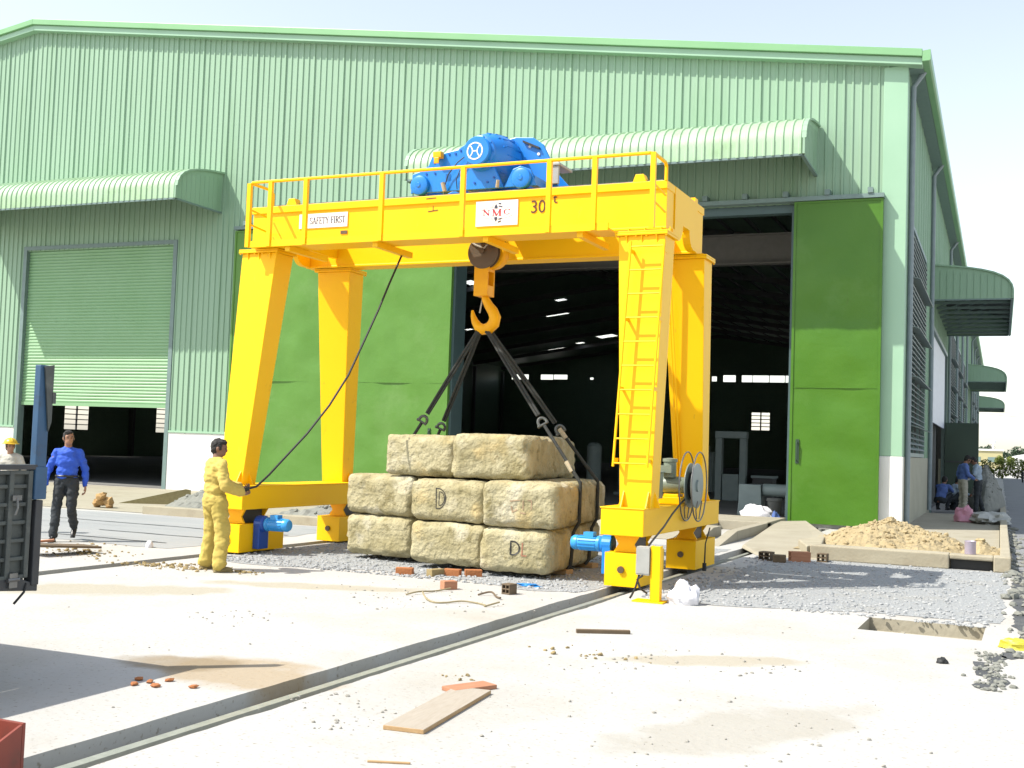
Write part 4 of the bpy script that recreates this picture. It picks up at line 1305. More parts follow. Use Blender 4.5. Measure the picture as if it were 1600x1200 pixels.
# signs and lettering on the front girder
yf = 14.115
m_ = MB().box(-10.07, -9.22, yf - 0.012, yf - 0.0, 4.825, 5.04)
sg_ = cpart(m_, 'sign_plate', MT['sign_white'], smooth=False)
m_ = MB()
serif(m_, '- SAFETY FIRST', -9.945, 4.885, 0.10, 0.69, yf - 0.0125)
cpart(m_, 'lettering', MT['navy_ink'], sg_, smooth=False)
m_ = MB().box(-9.335, -9.22, yf - 0.008, yf, 4.715, 4.765)
cpart(m_, 'small_plate', MT['sheave'], smooth=False)
m_ = MB().box(-7.11, -6.47, yf - 0.012, yf - 0.0, 4.715, 5.065)
sg_ = cpart(m_, 'sign_plate', MT['sign_white'], smooth=False)
sg_['label'] = 'white emblem plate with red letters NMC'
m_ = MB()
for i, c in enumerate('NMC'):
    serif(m_, c, -7.005 + (0, 0.14, 0.32)[i], (4.865, 4.85, 4.865)[i], (0.075, 0.095, 0.075)[i], (0.12, 0.16, 0.11)[i], yf - 0.0125)
cpart(m_, 'red_letters', MT['red_ink'], sg_, smooth=False)
m_ = MB()
cxm, czm, yq = -6.79, 4.895, yf - 0.0135
def ring2(mb, cx, cz, rx, rz, w, a0=0, a1=360, n=40):
    pts = [(cx + rx * math.cos(R(a0 + (a1 - a0) * i / n)), cz + rz * math.sin(R(a0 + (a1 - a0) * i / n))) for i in range(n + 1)]
    for (a, b), (c, d) in zip(pts[:-1], pts[1:]):
        mb.bar((a, yq, b), (c, yq, d), 0.003, w, upv=Vector((1, 0, 0)) if abs(d - b) > abs(c - a) else Z)
ring2(m_, cxm, czm, 0.27, 0.085, 0.006, 25, 155, 24)
ring2(m_, cxm, czm, 0.27, 0.085, 0.006, 205, 335, 24)
ring2(m_, cxm, czm, 0.085, 0.145, 0.007, 30, 150)
ring2(m_, cxm, czm, 0.085, 0.145, 0.007, 210, 330)
m_.bar((-7.08, yq, czm), (-7.01, yq, czm), 0.003, 0.006)
m_.bar((-6.56, yq, czm), (-6.50, yq, czm), 0.003, 0.006)
cpart(m_, 'emblem_outline', MT['grey_ink'], sg_, smooth=False)
m_ = MB()
for s in (1, -1):
    m_.prism([(cxm - 0.035, yq, czm + s * 0.06), (cxm + 0.012, yq, czm + s * 0.06), (cxm + 0.008, yq, czm + s * 0.095), (cxm - 0.012, yq, czm + s * 0.125), (cxm - 0.03, yq, czm + s * 0.09)], (0, -0.003, 0))
    m_.prism([(cxm + 0.03, yq, czm + s * 0.085), (cxm + 0.085, yq, czm + s * 0.07), (cxm + 0.085, yq, czm + s * 0.085), (cxm + 0.03, yq, czm + s * 0.1)], (0, -0.003, 0))
    m_.prism([(cxm + 0.025, yq, czm + s * 0.12), (cxm + 0.07, yq, czm + s * 0.115), (cxm + 0.065, yq, czm + s * 0.132), (cxm + 0.03, yq, czm + s * 0.138)], (0, -0.003, 0))
cpart(m_, 'emblem_marks', MT['navy_ink'], sg_, smooth=False)
for txt, x, z, size, sxx in (('30', -6.29, 4.865, 0.25, 0.93), ('t', -5.955, 4.985, 0.19, 1.0)):
    me = font_mesh(txt, size)
    me.transform(Matrix.Translation((x, yf - 0.002, z)) @ Matrix.Rotation(R(90), 4, 'X') @ Matrix.Diagonal((sxx, 1, 1, 1)))
    mesh_obj('capacity_lettering', me, MT['brown_ink'], gc)
m_ = MB()  # small brown marks in an I shape on the girder face
m_.bar((-7.90, 14.085, 5.15), (-7.74, 14.085, 5.155), 0.004, 0.012)
m_.bar((-7.80, 14.117, 5.05), (-7.80, 14.117, 4.985), 0.004, 0.008, upv=Vector((1, 0, 0)))
m_.bar((-7.88, 14.117, 4.97), (-7.72, 14.117, 4.985), 0.004, 0.014)
cpart(m_, 'brown_marks', MT['brown_ink'], smooth=False)
# conduit on the rear right leg, cable loop
m_ = MB()
for dx in (-0.10, -0.06):
    m_.tube([(-4.66 + dx, 15.56, 4.25), (-4.66 + dx, 15.60, 4.0), (-4.60 + dx, 16.14, 1.25)], 0.012, 6)
cpart(m_, 'conduit', YL)
m_ = MB()
m_.tube([(-4.72, 15.55, 4.20), (-4.74, 15.50, 4.38), (-4.72, 15.45, 4.55), (-4.68, 15.4, 4.62)], 0.013, 6)
m_.tube([(-4.76, 15.55, 4.22), (-4.80, 15.48, 4.40), (-4.76, 15.42, 4.6)], 0.010, 6)
cpart(m_, 'supply_cable', MT['sheave'])
# control enclosure, reel and reel motor on the right sill
m_ = MB().box(-4.76, -4.42, 14.22, 14.50, 1.07, 1.42)
m_.box(-4.78, -4.40, 14.20, 14.52, 1.405, 1.425)
cb_ = cpart(m_, 'control_box', MT['grey_green'], bev=0.006, smooth=False)
cpart(MB().box(-4.58, -4.50, 14.195, 14.219, 1.22, 1.31), 'rating_plate', MT['white'], cb_, smooth=False)
cpart(MB().box(-4.74, -4.50, 14.30, 14.44, 0.99, 1.068), 'box_foot', YL, cb_, smooth=False)
RC = Vector((-4.10, 15.0, 1.24))
m_ = MB().box(-4.62, -4.27, 14.75, 15.2, 0.99, 1.08)
m_.box(-4.52, -4.32, 14.85, 15.1, 1.08, 1.12)
rs = cpart(m_, 'reel_bracket', YL, bev=0.006, smooth=False)
m_ = MB()
m_.lathe((-4.46, 14.92, 1.34), (0, 0, 1), [(0, 0.085), (0.2, 0.085), (0.21, 0.10), (0.25, 0.10), (0.26, 0.02)], 18)
m_.box(-4.56, -4.40, 14.78, 14.86, 1.40, 1.50)
m_.lathe((-4.58, 14.97, 1.24), (1, 0, 0), [(0, 0.10), (0.1, 0.12), (0.3, 0.11), (0.36, 0.07), (0.42, 0.07)], 18)
cpart(m_, 'reel_motor', MT['grey_green'], rs)
m_ = MB()
m_.lathe(RC + Vector((-0.10, 0, 0)), (1, 0, 0), [(0, 0.02), (0.0, 0.30), (0.012, 0.30), (0.014, 0.13), (0.088, 0.13), (0.09, 0.30), (0.102, 0.30), (0.106, 0.27), (0.104, 0.08), (0.125, 0.075), (0.125, 0.02)], 40)
m_.box(RC.x + 0.003, RC.x + 0.012, RC.y - 0.05, RC.y + 0.05, 1.22, 1.26)
rd = cpart(m_, 'cable_reel', MT['reel'], rs)
m_ = MB().tube([RC + Vector((-0.05, 0.165 * math.cos(R(20 * i)), 0.165 * math.sin(R(20 * i)))) for i in range(18)], 0.035, 8, closed=True)
cpart(m_, 'coiled_cable', MT['rubber'], rd)
m_ = MB()
for dx, rr_, yo in ((-0.14, 0.45, 0.0), (0.02, 0.45, 0.03)):
    pts = []
    for i in range(36):
        a = 2 * math.pi * i / 36
        r_ = rr_ * (1.0 if math.sin(a) > -0.75 else 1.05)
        pts.append(RC + Vector((dx, 0.84 * r_ * math.cos(a) + yo, r_ * math.sin(a))))
    m_.tube(pts, 0.010, 8, closed=True)
    for sg2 in (-1, 1):
        m_.tube([RC + Vector((dx, sg2 * 0.06, -0.44)), RC + Vector((dx, sg2 * 0.11, -0.32)), RC + Vector((dx + 0.02, sg2 * 0.1, -0.2))], 0.009, 6)
cpart(m_, 'reel_guide', MT['steel'], rd)

# ------------------------------------------------------------------ stand with the junction box, and the cable from the reel
so = Vector((-3.86, 12.40, 0))
st = thing('junction_stand', 'small yellow post stand with a grey junction box beside the crane wheel', 'stand', so, cw(*so), CY)
m_ = MB().box(-4.08, -3.72, 12.30, 12.52, 0.0, 0.018)
build(m_, 'base_plate', YL, st, smooth=False, bev=0.004)
m_ = MB().box(-3.885, -3.875, 12.35, 12.45, 0.019, 0.63)
m_.box(-3.874, -3.775, 12.35, 12.36, 0.019, 0.63)
m_.box(-3.785, -3.775, 12.361, 12.45, 0.019, 0.63)
build(m_, 'post', YL, st, smooth=False, bev=0.003)
m_ = MB().box(-4.045, -3.895, 12.33, 12.45, 0.30, 0.615)
m_.box(-4.048, -3.893, 12.325, 12.330, 0.315, 0.60)
build(m_, 'junction_box', MT['grey_box'], st, smooth=False, bev=0.006)
m_ = MB().tube([(-4.03, 12.40, 0.30), (-4.06, 12.38, 0.16), (-4.10, 12.36, 0.06), (-4.12, 12.36, 0.03)], 0.012, 6)
m_.tube([(-3.92, 12.36, 0.10), (-3.98, 12.3, 0.15), (-4.02, 12.3, 0.25), (-3.96, 12.32, 0.30)], 0.012, 6)
build(m_, 'cable_tail', MT['rubber'], st)
def crane_thing(mb, name, m_, org, label, cat, group=None, **k):
    o = build(mb, name, m_, origin=org, loc=cw(*org), rotz=CY, **k)
    return tag(o, label, cat, group)
m_ = MB().tube([(-4.2, 14.9, 1.1), (-4.2, 14.6, 1.02), (-4.14, 14.0, 0.90), (-4.06, 13.4, 0.78), (-3.98, 12.7, 0.66), (-3.96, 12.45, 0.60)], 0.013, 6)
crane_thing(m_, 'supply_cable', MT['rubber'], Vector((-3.96, 12.45, 0.60)), 'black cable sloping from the cable reel down to the grey junction box', 'cable')
m_ = MB().tube([(-4.20, 16.1, 0.62), (-4.22, 15.95, 0.4), (-4.2, 15.86, 0.2), (-4.20, 15.85, 0.10)], [0.010, 0.010, 0.012, 0.012], 6)
m_.tube([(-4.20, 15.85, 0.14), (-4.20, 15.85, 0.03)], 0.03, 8)
crane_thing(m_, 'hanging_plug', MT['rubber'], Vector((-4.2, 15.85, 0.03)), 'black plug on a short cable hanging in front of the rear right wheel box', 'plug')

# ------------------------------------------------------------------ hoist trolley on the girders
to = Vector((-7.2, 15.0, 5.24))
tw = thing('hoist_trolley', 'bright blue hoist trolley with a round H badge riding on the crane girders', 'hoist', to, cw(*to), CY)
def plate(poly, y, t, name, m_=MT['blue'], parent=tw, bev=0.008):
    return build(MB().prism([(x, y, z) for x, z in poly], (0, t, 0)), name, m_, parent, smooth=False, bev=bev)
fp = plate([(-8.23, 5.27), (-8.21, 5.55), (-8.09, 5.58), (-7.95, 5.66), (-7.90, 5.80), (-7.48, 5.86), (-7.36, 5.93), (-7.0, 5.96), (-6.92, 5.6), (-6.75, 5.27)], 14.21, 0.05, 'side_plate')
mp_ = plate([(-7.55, 5.30), (-7.42, 5.92), (-7.30, 6.00), (-7.05, 6.10), (-6.85, 6.135), (-6.58, 6.11), (-6.42, 6.0), (-6.32, 5.80), (-6.14, 5.30)], 14.78, 0.06, 'side_plate')
def rivets(pts, y, name='bolt_row', r=0.016):
    m_ = MB()
    for x, z in pts:
        m_.cyl((x, y - 0.014, z), (x, y + 0.002, z), r, n=8)
    return m_
for pts in ([(-8.12, 5.50), (-7.98, 5.54), (-7.84, 5.54)], [(-7.62, 5.80), (-7.52, 5.80), (-7.44, 5.84)], [(-7.86, 5.62), (-7.86, 5.70)], [(-7.2, 5.36), (-7.0, 5.36), (-6.9, 5.42)]):
    for q in pts:
        build(rivets([q], 14.21), 'bolt', MT['blue_deep'], fp)
rp_ = plate([(-8.5, 5.27), (-8.4, 5.6), (-7.4, 5.95), (-6.85, 5.95), (-6.56, 5.80), (-6.19, 5.40), (-6.16, 5.27)], 15.66, 0.05, 'side_plate')
for x, z in ((-6.62, 5.98), (-6.48, 5.86), (-7.15, 6.0)):
    build(MB().cyl((x, 14.765, z), (x, 14.781, z), 0.022, n=12), 'bolt', MT['white'], mp_)
m_ = MB()
m_.lathe((-7.10, 14.02, 5.77), (0, 1, 0), [(0, 0.19), (0.015, 0.205), (0.08, 0.205), (0.09, 0.235), (0.13, 0.24), (0.14, 0.23), (0.22, 0.27), (0.34, 0.33), (0.50, 0.36), (0.74, 0.37)], 40)
for k in range(10):
    a = 2 * math.pi * k / 10
    m_.cyl((-7.10 + 0.22 * math.cos(a), 14.095, 5.77 + 0.22 * math.sin(a)), (-7.10 + 0.22 * math.cos(a), 14.115, 5.77 + 0.22 * math.sin(a)), 0.013, n=8)
for k in range(6):
    a = R(20 + 30 * k)
    d = Vector((math.cos(a), 0, math.sin(a)))
    m_.bar(Vector((-7.10, 14.30, 5.77)) + d * 0.3, Vector((-7.10, 14.74, 5.77)) + d * 0.375, 0.02, 0.04, upv=d)
for k in range(16):
    a = 2 * math.pi * k / 16
    d = Vector((math.cos(a), 0, math.sin(a)))
    m_.bar(Vector((-7.10, 14.36, 5.77)) + d * 0.325, Vector((-7.10, 14.72, 5.77)) + d * 0.372, 0.012, 0.03, upv=d)
gb = build(m_, 'gearbox', MT['blue'], tw)
yq = 14.017
m_ = MB()
bx_, bz_ = -7.12, 5.765
ring2(m_, bx_, bz_, 0.115, 0.115, 0.02)
for s in (-1, 1):
    pts = [(bx_ + s * (0.036 + 0.055 * (abs(t) / 5.0) ** 2.0), bz_ + t * 0.0185) for t in range(-5, 6)]
    for (a, b), (c, d) in zip(pts[:-1], pts[1:]):
        m_.bar((a, yq, b), (c, yq, d), 0.003, 0.017, upv=Vector((1, 0, 0)))
m_.bar((bx_ - 0.03, yq, bz_), (bx_ + 0.03, yq, bz_), 0.003, 0.018)
build(m_, 'badge', MT['white'], gb, smooth=False)
m_ = MB().lathe((-7.10, 14.85, 5.70), (0, 1, 0), [(0, 0.30), (0.02, 0.34), (0.05, 0.34), (0.06, 0.27)] + [q for i in range(18) for q in ((0.08 + i * 0.036, 0.255), (0.098 + i * 0.036, 0.275))] + [(0.74, 0.27), (0.75, 0.34), (0.8, 0.34)], 32)
build(m_, 'rope_drum', MT['blue_deep'], tw)
m_ = MB().lathe((-7.35, 14.4, 5.50), (0, 1, 0), [(0, 0.20), (0.3, 0.23), (1.1, 0.23), (1.15, 0.15)], 28)
m_.box(-8.2, -8.1, 14.26, 15.66, 5.30, 5.42)
m_.box(-6.4, -6.3, 14.26, 15.66, 5.30, 5.42)
m_.box(-7.9, -7.78, 14.26, 15.66, 5.45, 5.6)
build(m_, 'crossmember', MT['blue'], tw)
for (x, z, y0) in ((-8.07, 5.375, 14.14), (-6.47, 5.375, 14.14), (-8.07, 5.375, 15.70), (-6.47, 5.375, 15.70)):
    w = MB().lathe((x, y0, z), (0, 1, 0), [(0, 0.03), (0.0, 0.10), (0.012, 0.135), (0.03, 0.145), (0.06, 0.145), (0.065, 0.135), (0.13, 0.135)], 30)
    w.lathe((x, y0 - 0.012, z), (0, 1, 0), [(0, 0.03), (0.013, 0.04)], 16)
    build(w, 'trolley_wheel', MT['blue'], tw)
plate([(-6.75, 5.27), (-6.62, 5.52), (-6.5, 5.56), (-6.35, 5.5), (-6.26, 5.27)], 14.215, 0.04, 'side_plate')
m_ = MB().box(-7.83, -7.70, 14.10, 14.2, 5.74, 5.83)
m_.box(-7.80, -7.72, 14.08, 14.099, 5.65, 5.739)
build(m_, 'limit_switch', MT['yellow_hook'], tw, smooth=False, bev=0.008)
m_ = MB().box(-6.72, -6.46, 14.73, 14.779, 5.985, 6.015)
m_.v = [p + Vector((0, 0, -0.45 * (p.x + 6.6))) for p in m_.v]
m_.box(-7.01, -6.98, 14.755, 14.779, 5.93, 5.97)
build(m_, 'slot', MT['black'], tw, smooth=False)
m_ = MB().box(-6.30, -6.12, 14.70, 15.2, 5.66, 5.70)
m_.box(-6.28, -6.14, 14.72, 14.76, 5.40, 5.662)
build(m_, 'rope_anchor', MT['grey_box'], tw, smooth=False, bev=0.01)
m_ = MB().tube([(-7.33, 14.18, 5.76), (-7.45, 14.15, 5.66), (-7.6, 14.16, 5.5), (-7.68, 14.18, 5.28)], 0.008, 6)
m_.tube([(-7.30, 14.2, 5.62), (-7.42, 14.17, 5.55), (-7.48, 14.18, 5.42), (-7.46, 14.18, 5.28)], 0.007, 6)
m_.ellip((-7.34, 14.18, 5.79), 0.035, 0.02, 0.03, 10, 6)
build(m_, 'control_wire', MT['rubber'], tw)
m_ = MB().tube([(-7.64, 14.15, 5.26), (-7.67, 14.13, 5.38)], 0.03, 8)
m_.tube([(-6.82, 14.15, 5.26), (-6.80, 14.13, 5.36)], 0.025, 8)
build(m_, 'buffer', MT['sleeve'], tw)

# ------------------------------------------------------------------ hook block
ho = Vector((-7.36, 15.0, 3.31))
hb = thing('hook_block', 'yellow crane hook hanging under a brown sheave block above the concrete blocks', 'crane hook', ho, cw(*ho), CY)
m_ = MB()
m_.lathe((-7.36, 14.86, 4.50), (0, 1, 0), [(0, 0.03), (0.0, 0.235), (0.012, 0.245), (0.025, 0.245), (0.03, 0.2), (0.08, 0.2), (0.085, 0.24), (0.10, 0.24)], 40)
m_.cyl((-7.36, 14.82, 4.51), (-7.36, 14.87, 4.51), 0.045, n=6)
for k in range(7):
    a = R(15 + 14 * k)
    d = Vector((math.cos(a), 0, math.sin(a)))
    m_.bar(Vector((-7.36, 14.857, 4.5)) + d * 0.12, Vector((-7.36, 14.857, 4.5)) + d * 0.2, 0.006, 0.018, upv=Vector((0, 1, 0)))
sv = build(m_, 'sheave', MT['sheave'], hb)
m_ = MB().lathe((-7.30, 14.98, 4.50), (0, 1, 0), [(0, 0.22), (0.03, 0.245), (0.10, 0.245), (0.13, 0.22), (0.2, 0.22)], 36)
build(m_, 'sheave_guard', MT['yellow_hook'], hb)
m_ = MB().tube([(-7.28, 14.87, 4.62), (-7.33, 14.84, 4.55), (-7.46, 14.83, 4.60), (-7.56, 14.84, 4.66)], 0.014, 6)
build(m_, 'grease_hose', MT['cloth_white'], hb)
m_ = MB().box(-7.495, -7.27, 14.88, 14.91, 3.86, 4.30)
m_.box(-7.495, -7.27, 15.09, 15.12, 3.86, 4.30)
m_.box(-7.493, -7.272, 14.911, 15.089, 3.862, 4.02)
m_.box(-7.493, -7.45, 14.911, 15.089, 4.021, 4.28)
m_.box(-7.493, -7.272, 14.911, 15.089, 4.22, 4.298)
build(m_, 'block_body', MT['yellow_hook'], hb, smooth=False, bev=0.006)
hp = [(-7.365, 3.90), (-7.355, 3.83), (-7.30, 3.735), (-7.225, 3.64), (-7.185, 3.55), (-7.205, 3.46), (-7.275, 3.395), (-7.37, 3.375), (-7.46, 3.42), (-7.515, 3.50), (-7.545, 3.58), (-7.56, 3.66)]
hr = [0.05, 0.058, 0.068, 0.08, 0.088, 0.09, 0.086, 0.08, 0.07, 0.054, 0.038, 0.018]
m_ = MB().tube([(x, 15.0, z) for x, z in hp], hr, 14)
build(m_, 'hook', MT['yellow_hook'], hb)
m_ = MB().tube([(-7.40, 15.0, 3.84), (-7.44, 15.0, 3.62)], 0.011, 6)
build(m_, 'safety_latch', MT['cloth_white'], hb)
m_ = MB()
for dx, dy in ((-0.2, -0.08), (0.2, -0.08), (-0.2, 0.08), (0.2, 0.08)):
    m_.tube([(-7.36 + dx, 15 + dy, 4.5), (-7.12 + dx * 1.1, 15.1 + dy * 2, 5.6)], 0.009, 6)
crane_thing(m_, 'hoist_rope', MT['steel_dark'], Vector((-7.36, 15, 4.5)), 'thin wire ropes running from the blue hoist drum down to the hook block', 'rope')
# ------------------------------------------------------------------ concrete test blocks
def rot2(x, y, a):
    return x * math.cos(a) - y * math.sin(a), x * math.sin(a) + y * math.cos(a)

def block_mesh(w, h, d, seed, taper=0.05, r=0.095):
    bm = bmesh.new()
    nx, ny, nz = max(6, int(w / 0.045)), max(6, int(d / 0.06)), max(6, int(h / 0.04))
    def grid(fn, na, nb):
        vs = [[bm.verts.new(fn(i / na, j / nb)) for i in range(na + 1)] for j in range(nb + 1)]
        for j in range(nb):
            for i in range(na):
                bm.faces.new((vs[j][i], vs[j][i + 1], vs[j + 1][i + 1], vs[j + 1][i]))
    grid(lambda a, b: ((a - .5) * w, 0, b * h), nx, nz)
    grid(lambda a, b: ((a - .5) * w, d, b * h), nx, nz)
    grid(lambda a, b: ((a - .5) * w, b * d, 0), nx, ny)
    grid(lambda a, b: ((a - .5) * w, b * d, h), nx, ny)
    grid(lambda a, b: (-w / 2, a * d, b * h), ny, nz)
    grid(lambda a, b: (w / 2, a * d, b * h), ny, nz)
    bmesh.ops.remove_doubles(bm, verts=bm.verts, dist=1e-4)
    so = Vector((seed * 3.7, seed * 1.9, seed * 5.3))
    for v in bm.verts:
        p = v.co.copy()
        rr = r * (1.0 + 0.5 * noise.noise(p * 1.6 + so))
        q = Vector((max(-w / 2 + rr, min(w / 2 - rr, p.x)), max(rr, min(d - rr, p.y)), max(rr, min(h - rr, p.z))))
        dv = p - q
        n_ = dv.normalized() if dv.length > 1e-6 else Vector((0, 0, 1))
        p2 = q + n_ * min(rr, dv.length)
        edge = sum(1 for c in (abs(dv.x), abs(dv.y), abs(dv.z)) if c > rr * 0.35)
        bump = 0.013 * noise.noise(p * 2.1 + so) + 0.012 * noise.noise(p * 6 + so) + 0.010 * noise.noise(p * 15 + so)
        if edge >= 2:
            bump += -0.07 * max(0, noise.noise(p * 6 + so * 2)) - 0.035 * max(0, noise.noise(p * 15 + so))
        pit_ = noise.noise(p * 11 + so * 1.3)
        if pit_ > 0.36:
            bump -= 0.05 * (pit_ - 0.36)
        p2 += n_ * bump
        t = 1 - taper * (p2.y / d)
        v.co = Vector((p2.x * t, p2.y, p2.z))
    bmesh.ops.recalc_face_normals(bm, faces=bm.faces)
    me = bpy.data.meshes.new('block')
    bm.to_mesh(me)
    bm.free()
    me.shade_smooth()
    return me

def strokes_on(me, strokes, wd, seed=0):
    """ribbons of paint following the front face of a block mesh (front faces -Y)"""
    bm = bmesh.new()
    bm.from_mesh(me)
    tree = BVHTree.FromBMesh(bm)
    out = MB()
    def hit(x, z):
        r_ = tree.ray_cast(Vector((x, -1, z)), Vector((0, 1, 0)))
        return Vector((x, (r_[0].y if r_[0] else 0.0) - 0.005, z))
    for st_ in strokes:
        pts = []
        for (a, b) in zip(st_[:-1], st_[1:]):
            L = math.hypot(b[0] - a[0], b[1] - a[1])
            k = max(1, int(L / 0.012))
            pts += [(a[0] + (b[0] - a[0]) * i / k, a[1] + (b[1] - a[1]) * i / k) for i in range(k)]
        pts.append(st_[-1])
        L_, R_ = [], []
        for i, p in enumerate(pts):
            a, b = pts[max(0, i - 1)], pts[min(len(pts) - 1, i + 1)]
            dx, dz = b[0] - a[0], b[1] - a[1]
            l = math.hypot(dx, dz) or 1
            w2 = wd * 0.5 * (0.8 + 0.4 * noise.noise((p[0] * 40, p[1] * 40, seed)))
            L_.append(hit(p[0] - dz / l * w2, p[1] + dx / l * w2))
            R_.append(hit(p[0] + dz / l * w2, p[1] - dx / l * w2))
        n = len(pts)
        vs = L_ + R_ + [q + Vector((0, 0.004, 0)) for q in L_ + R_]
        fs = []
        for i in range(n - 1):
            fs.append((i, i + 1, n + i + 1, n + i))
        out.add(vs, fs)
    bm.free()
    return out

def Dst(x, z, w, h):
    pts = [(x, z), (x, z + h)]
    for i in range(11):
        a = R(90 - 180 * i / 10)
        pts.append((x + w * 0.25 + w * 0.75 * math.cos(a), z + h / 2 + h / 2 * math.sin(a)))
    pts.append((x, z))
    return pts

BL = {}
def cblock(key, cx, cy, z0, w, h, d, deg, seed, label, letters=()):
    w = w * 0.975
    me = block_mesh(w, h, d, seed)
    lets = [(n_, strokes_on(me, s, wd, seed), m_) for n_, s, wd, m_ in letters]
    me.materials.append(MT['block'])
    o = bpy.data.objects.new('concrete_block', me)
    put(o, None, (0, 0, 0))
    o.location = (cx, cy, z0)
    o.rotation_euler = (0, 0, R(deg))
    tag(o, label, 'concrete block', 'concrete test weight blocks under the crane')
    for n_, mbb, m_ in lets:
        build(mbb, n_, m_, o, smooth=False, fix=False)
    BL[key] = (cx, cy, z0, w, h, d, R(deg))
cblock('B1', -8.11, 14.24, 0.07, 1.20, 0.565, 2.45, -7, 1, 'leftmost concrete block of the bottom row, under a block without letters')
cblock('B2', -6.78, 13.76, 0.07, 1.19, 0.565, 2.55, -3, 2, 'middle concrete block of the bottom row, under the block with the outlined D')
cblock('B3', -5.70, 13.56, 0.06, 1.0, 0.57, 2.6, 4, 3, 'right end concrete block of the bottom row, marked D with a red stroke',
       letters=(('painted_letter', [Dst(-0.05, 0.24, 0.12, 0.17)], 0.024, MT['black_ink']), ('painted_letter', [[(0.11, 0.40), (0.105, 0.235), (0.17, 0.235)]], 0.02, MT['pink_ink'])))
cblock('M1', -8.11, 14.24, 0.64, 1.22, 0.575, 2.45, -7, 4, 'leftmost concrete block of the middle row, blank front with a rough chipped corner')
cblock('M2', -6.80, 13.78, 0.645, 1.18, 0.555, 2.5, -3, 5, 'middle concrete block of the middle row with a black outlined letter D',
       letters=(('painted_letter', [Dst(-0.16, 0.17, 0.15, 0.27), Dst(-0.115, 0.215, 0.085, 0.18)], 0.014, MT['black_ink']),))
cblock('M3', -5.66, 13.56, 0.64, 1.06, 0.59, 2.6, 4, 6, 'concrete block at the right end of the middle row with faded red marks',
       letters=(('faded_mark', [[(-0.12, 0.34), (0.02, 0.36)], [(-0.1, 0.28), (-0.08, 0.2), (-0.02, 0.24)], [(0.06, 0.36), (0.06, 0.24)], [(0.12, 0.36), (0.17, 0.36), (0.17, 0.24)], [(0.02, 0.2), (0.1, 0.19)]], 0.018,
                mat('faint_red_mark', (0.52, 0.36, 0.22), None, 0.9)),))
cblock('T1', -7.45, 14.16, 1.225, 1.16, 0.57, 2.35, -4, 7, 'narrower front concrete block of the top row, at its left end')
cblock('T2', -6.24, 13.88, 1.235, 1.14, 0.60, 2.5, 5, 8, 'concrete block at the right end of the top row, with a shackle against its side')
tmb = MB()
for i, (y, x0, x1) in enumerate(((14.6, -8.6, -5.3), (15.7, -8.4, -5.4))):
    pass
for i, (y, lab) in enumerate(((14.75, 'front timber bearer under the concrete block stack'), (15.8, 'rear timber bearer under the concrete block stack'))):
    tb = MB().obox((-7.0, y, 0.037), (1.75, -0.33, 0), (0.02, 0.08, 0), (0, 0, 0.033))
    o = build(tb, 'timber_bearer', MT['wood'], origin=(-7.0, y, 0), smooth=False, bev=0.006)
    tag(o, lab, 'timber')

# ------------------------------------------------------------------ lifting slings
HK = cw(-7.37, 15.0, 3.43)
def on_side(key, side, s, z):
    cx, cy, z0, w, h, d, a = BL[key]
    x = side * (w / 2 * (1 - 0.04 * s / d) + 0.022)
    dx, dy = rot2(x, s, a)
    return Vector((cx + dx, cy + dy, z))
def sling(side, s, lab, hook_off, sleeve_t, top='M3', bot='B3'):
    e = on_side(top, side, s, 1.19)
    start = HK + hook_off
    root = thing('lifting_sling', lab, 'sling', e, group='slings between the hook and the concrete blocks')
    d = (e - start)
    L = d.length
    dn = d.normalized()
    sdn = dn.cross(Vector((0.4, -0.9, 0.1))).normalized()
    tS = 0.60 + (0.04 if s > 1.5 else 0.0)
    S = start + d * tS
    m_ = MB()
    for o_ in (-1, 1):
        m_.tube([start + sdn * o_ * 0.012, start + d * 0.2 + sdn * o_ * 0.019, start + d * 0.45 + sdn * o_ * 0.019, S + sdn * o_ * 0.017 - dn * 0.05], 0.0195, 8)
    m_.tube([start, start + Vector((0, 0.0, -0.07)), start + d * 0.06], 0.02, 8)
    build(m_, 'upper_strap', MT['sling'], root)
    sh = MB()
    pts = []
    for i in range(13):
        a = R(-110 + 220 * i / 12)
        pts.append(S + dn * (0.05 - 0.075 * math.cos(a) + 0.03) + sdn * 0.06 * math.sin(a))
    sh.tube(pts, 0.022, 8)
    sh.tube([S + dn * 0.11 - sdn * 0.075, S + dn * 0.11 + sdn * 0.07], 0.017, 8)
    sh.ellip(S + dn * 0.11 + sdn * 0.075, 0.024, 0.024, 0.024, 8, 6)
    build(sh, 'shackle', MT['shackle'], root)
    m_ = MB()
    p0 = S + dn * 0.13
    seq = [p0, e + Vector((0, 0, 0.03)), e + Vector((0, 0, -0.05)), on_side(top, side, s, 0.70), on_side(bot, side, s - 0.02, 0.56), on_side(bot, side, s - 0.12, 0.12), on_side(bot, side * 0.9, s - 0.14, 0.05)]
    m_.tube(seq, 0.024, 8)
    build(m_, 'lower_strap', MT['sling'], root)
    m_ = MB()
    a = S + d * (1 - tS) * sleeve_t
    m_.tube([a, a + dn * 0.17], 0.036, 10)
    build(m_, 'sleeve', MT['sleeve'], root)
sling(1, 1.0, 'front right sling running from the hook past a shackle to the middle block', Vector((0.02, -0.03, 0)), 0.66)
sling(1, 1.95, 'rear right sling running from the hook down the far part of the right side', Vector((0.04, 0.03, 0)), 0.05)
sling(-1, 1.95, 'rear left sling from the hook with a beige sleeve behind the top block', Vector((-0.03, 0.03, 0)), 0.40, 'M1', 'B1')
sling(-1, 1.1, 'front left sling from the hook ending behind the top left block', Vector((-0.02, -0.03, 0)), 0.6, 'M1', 'B1')

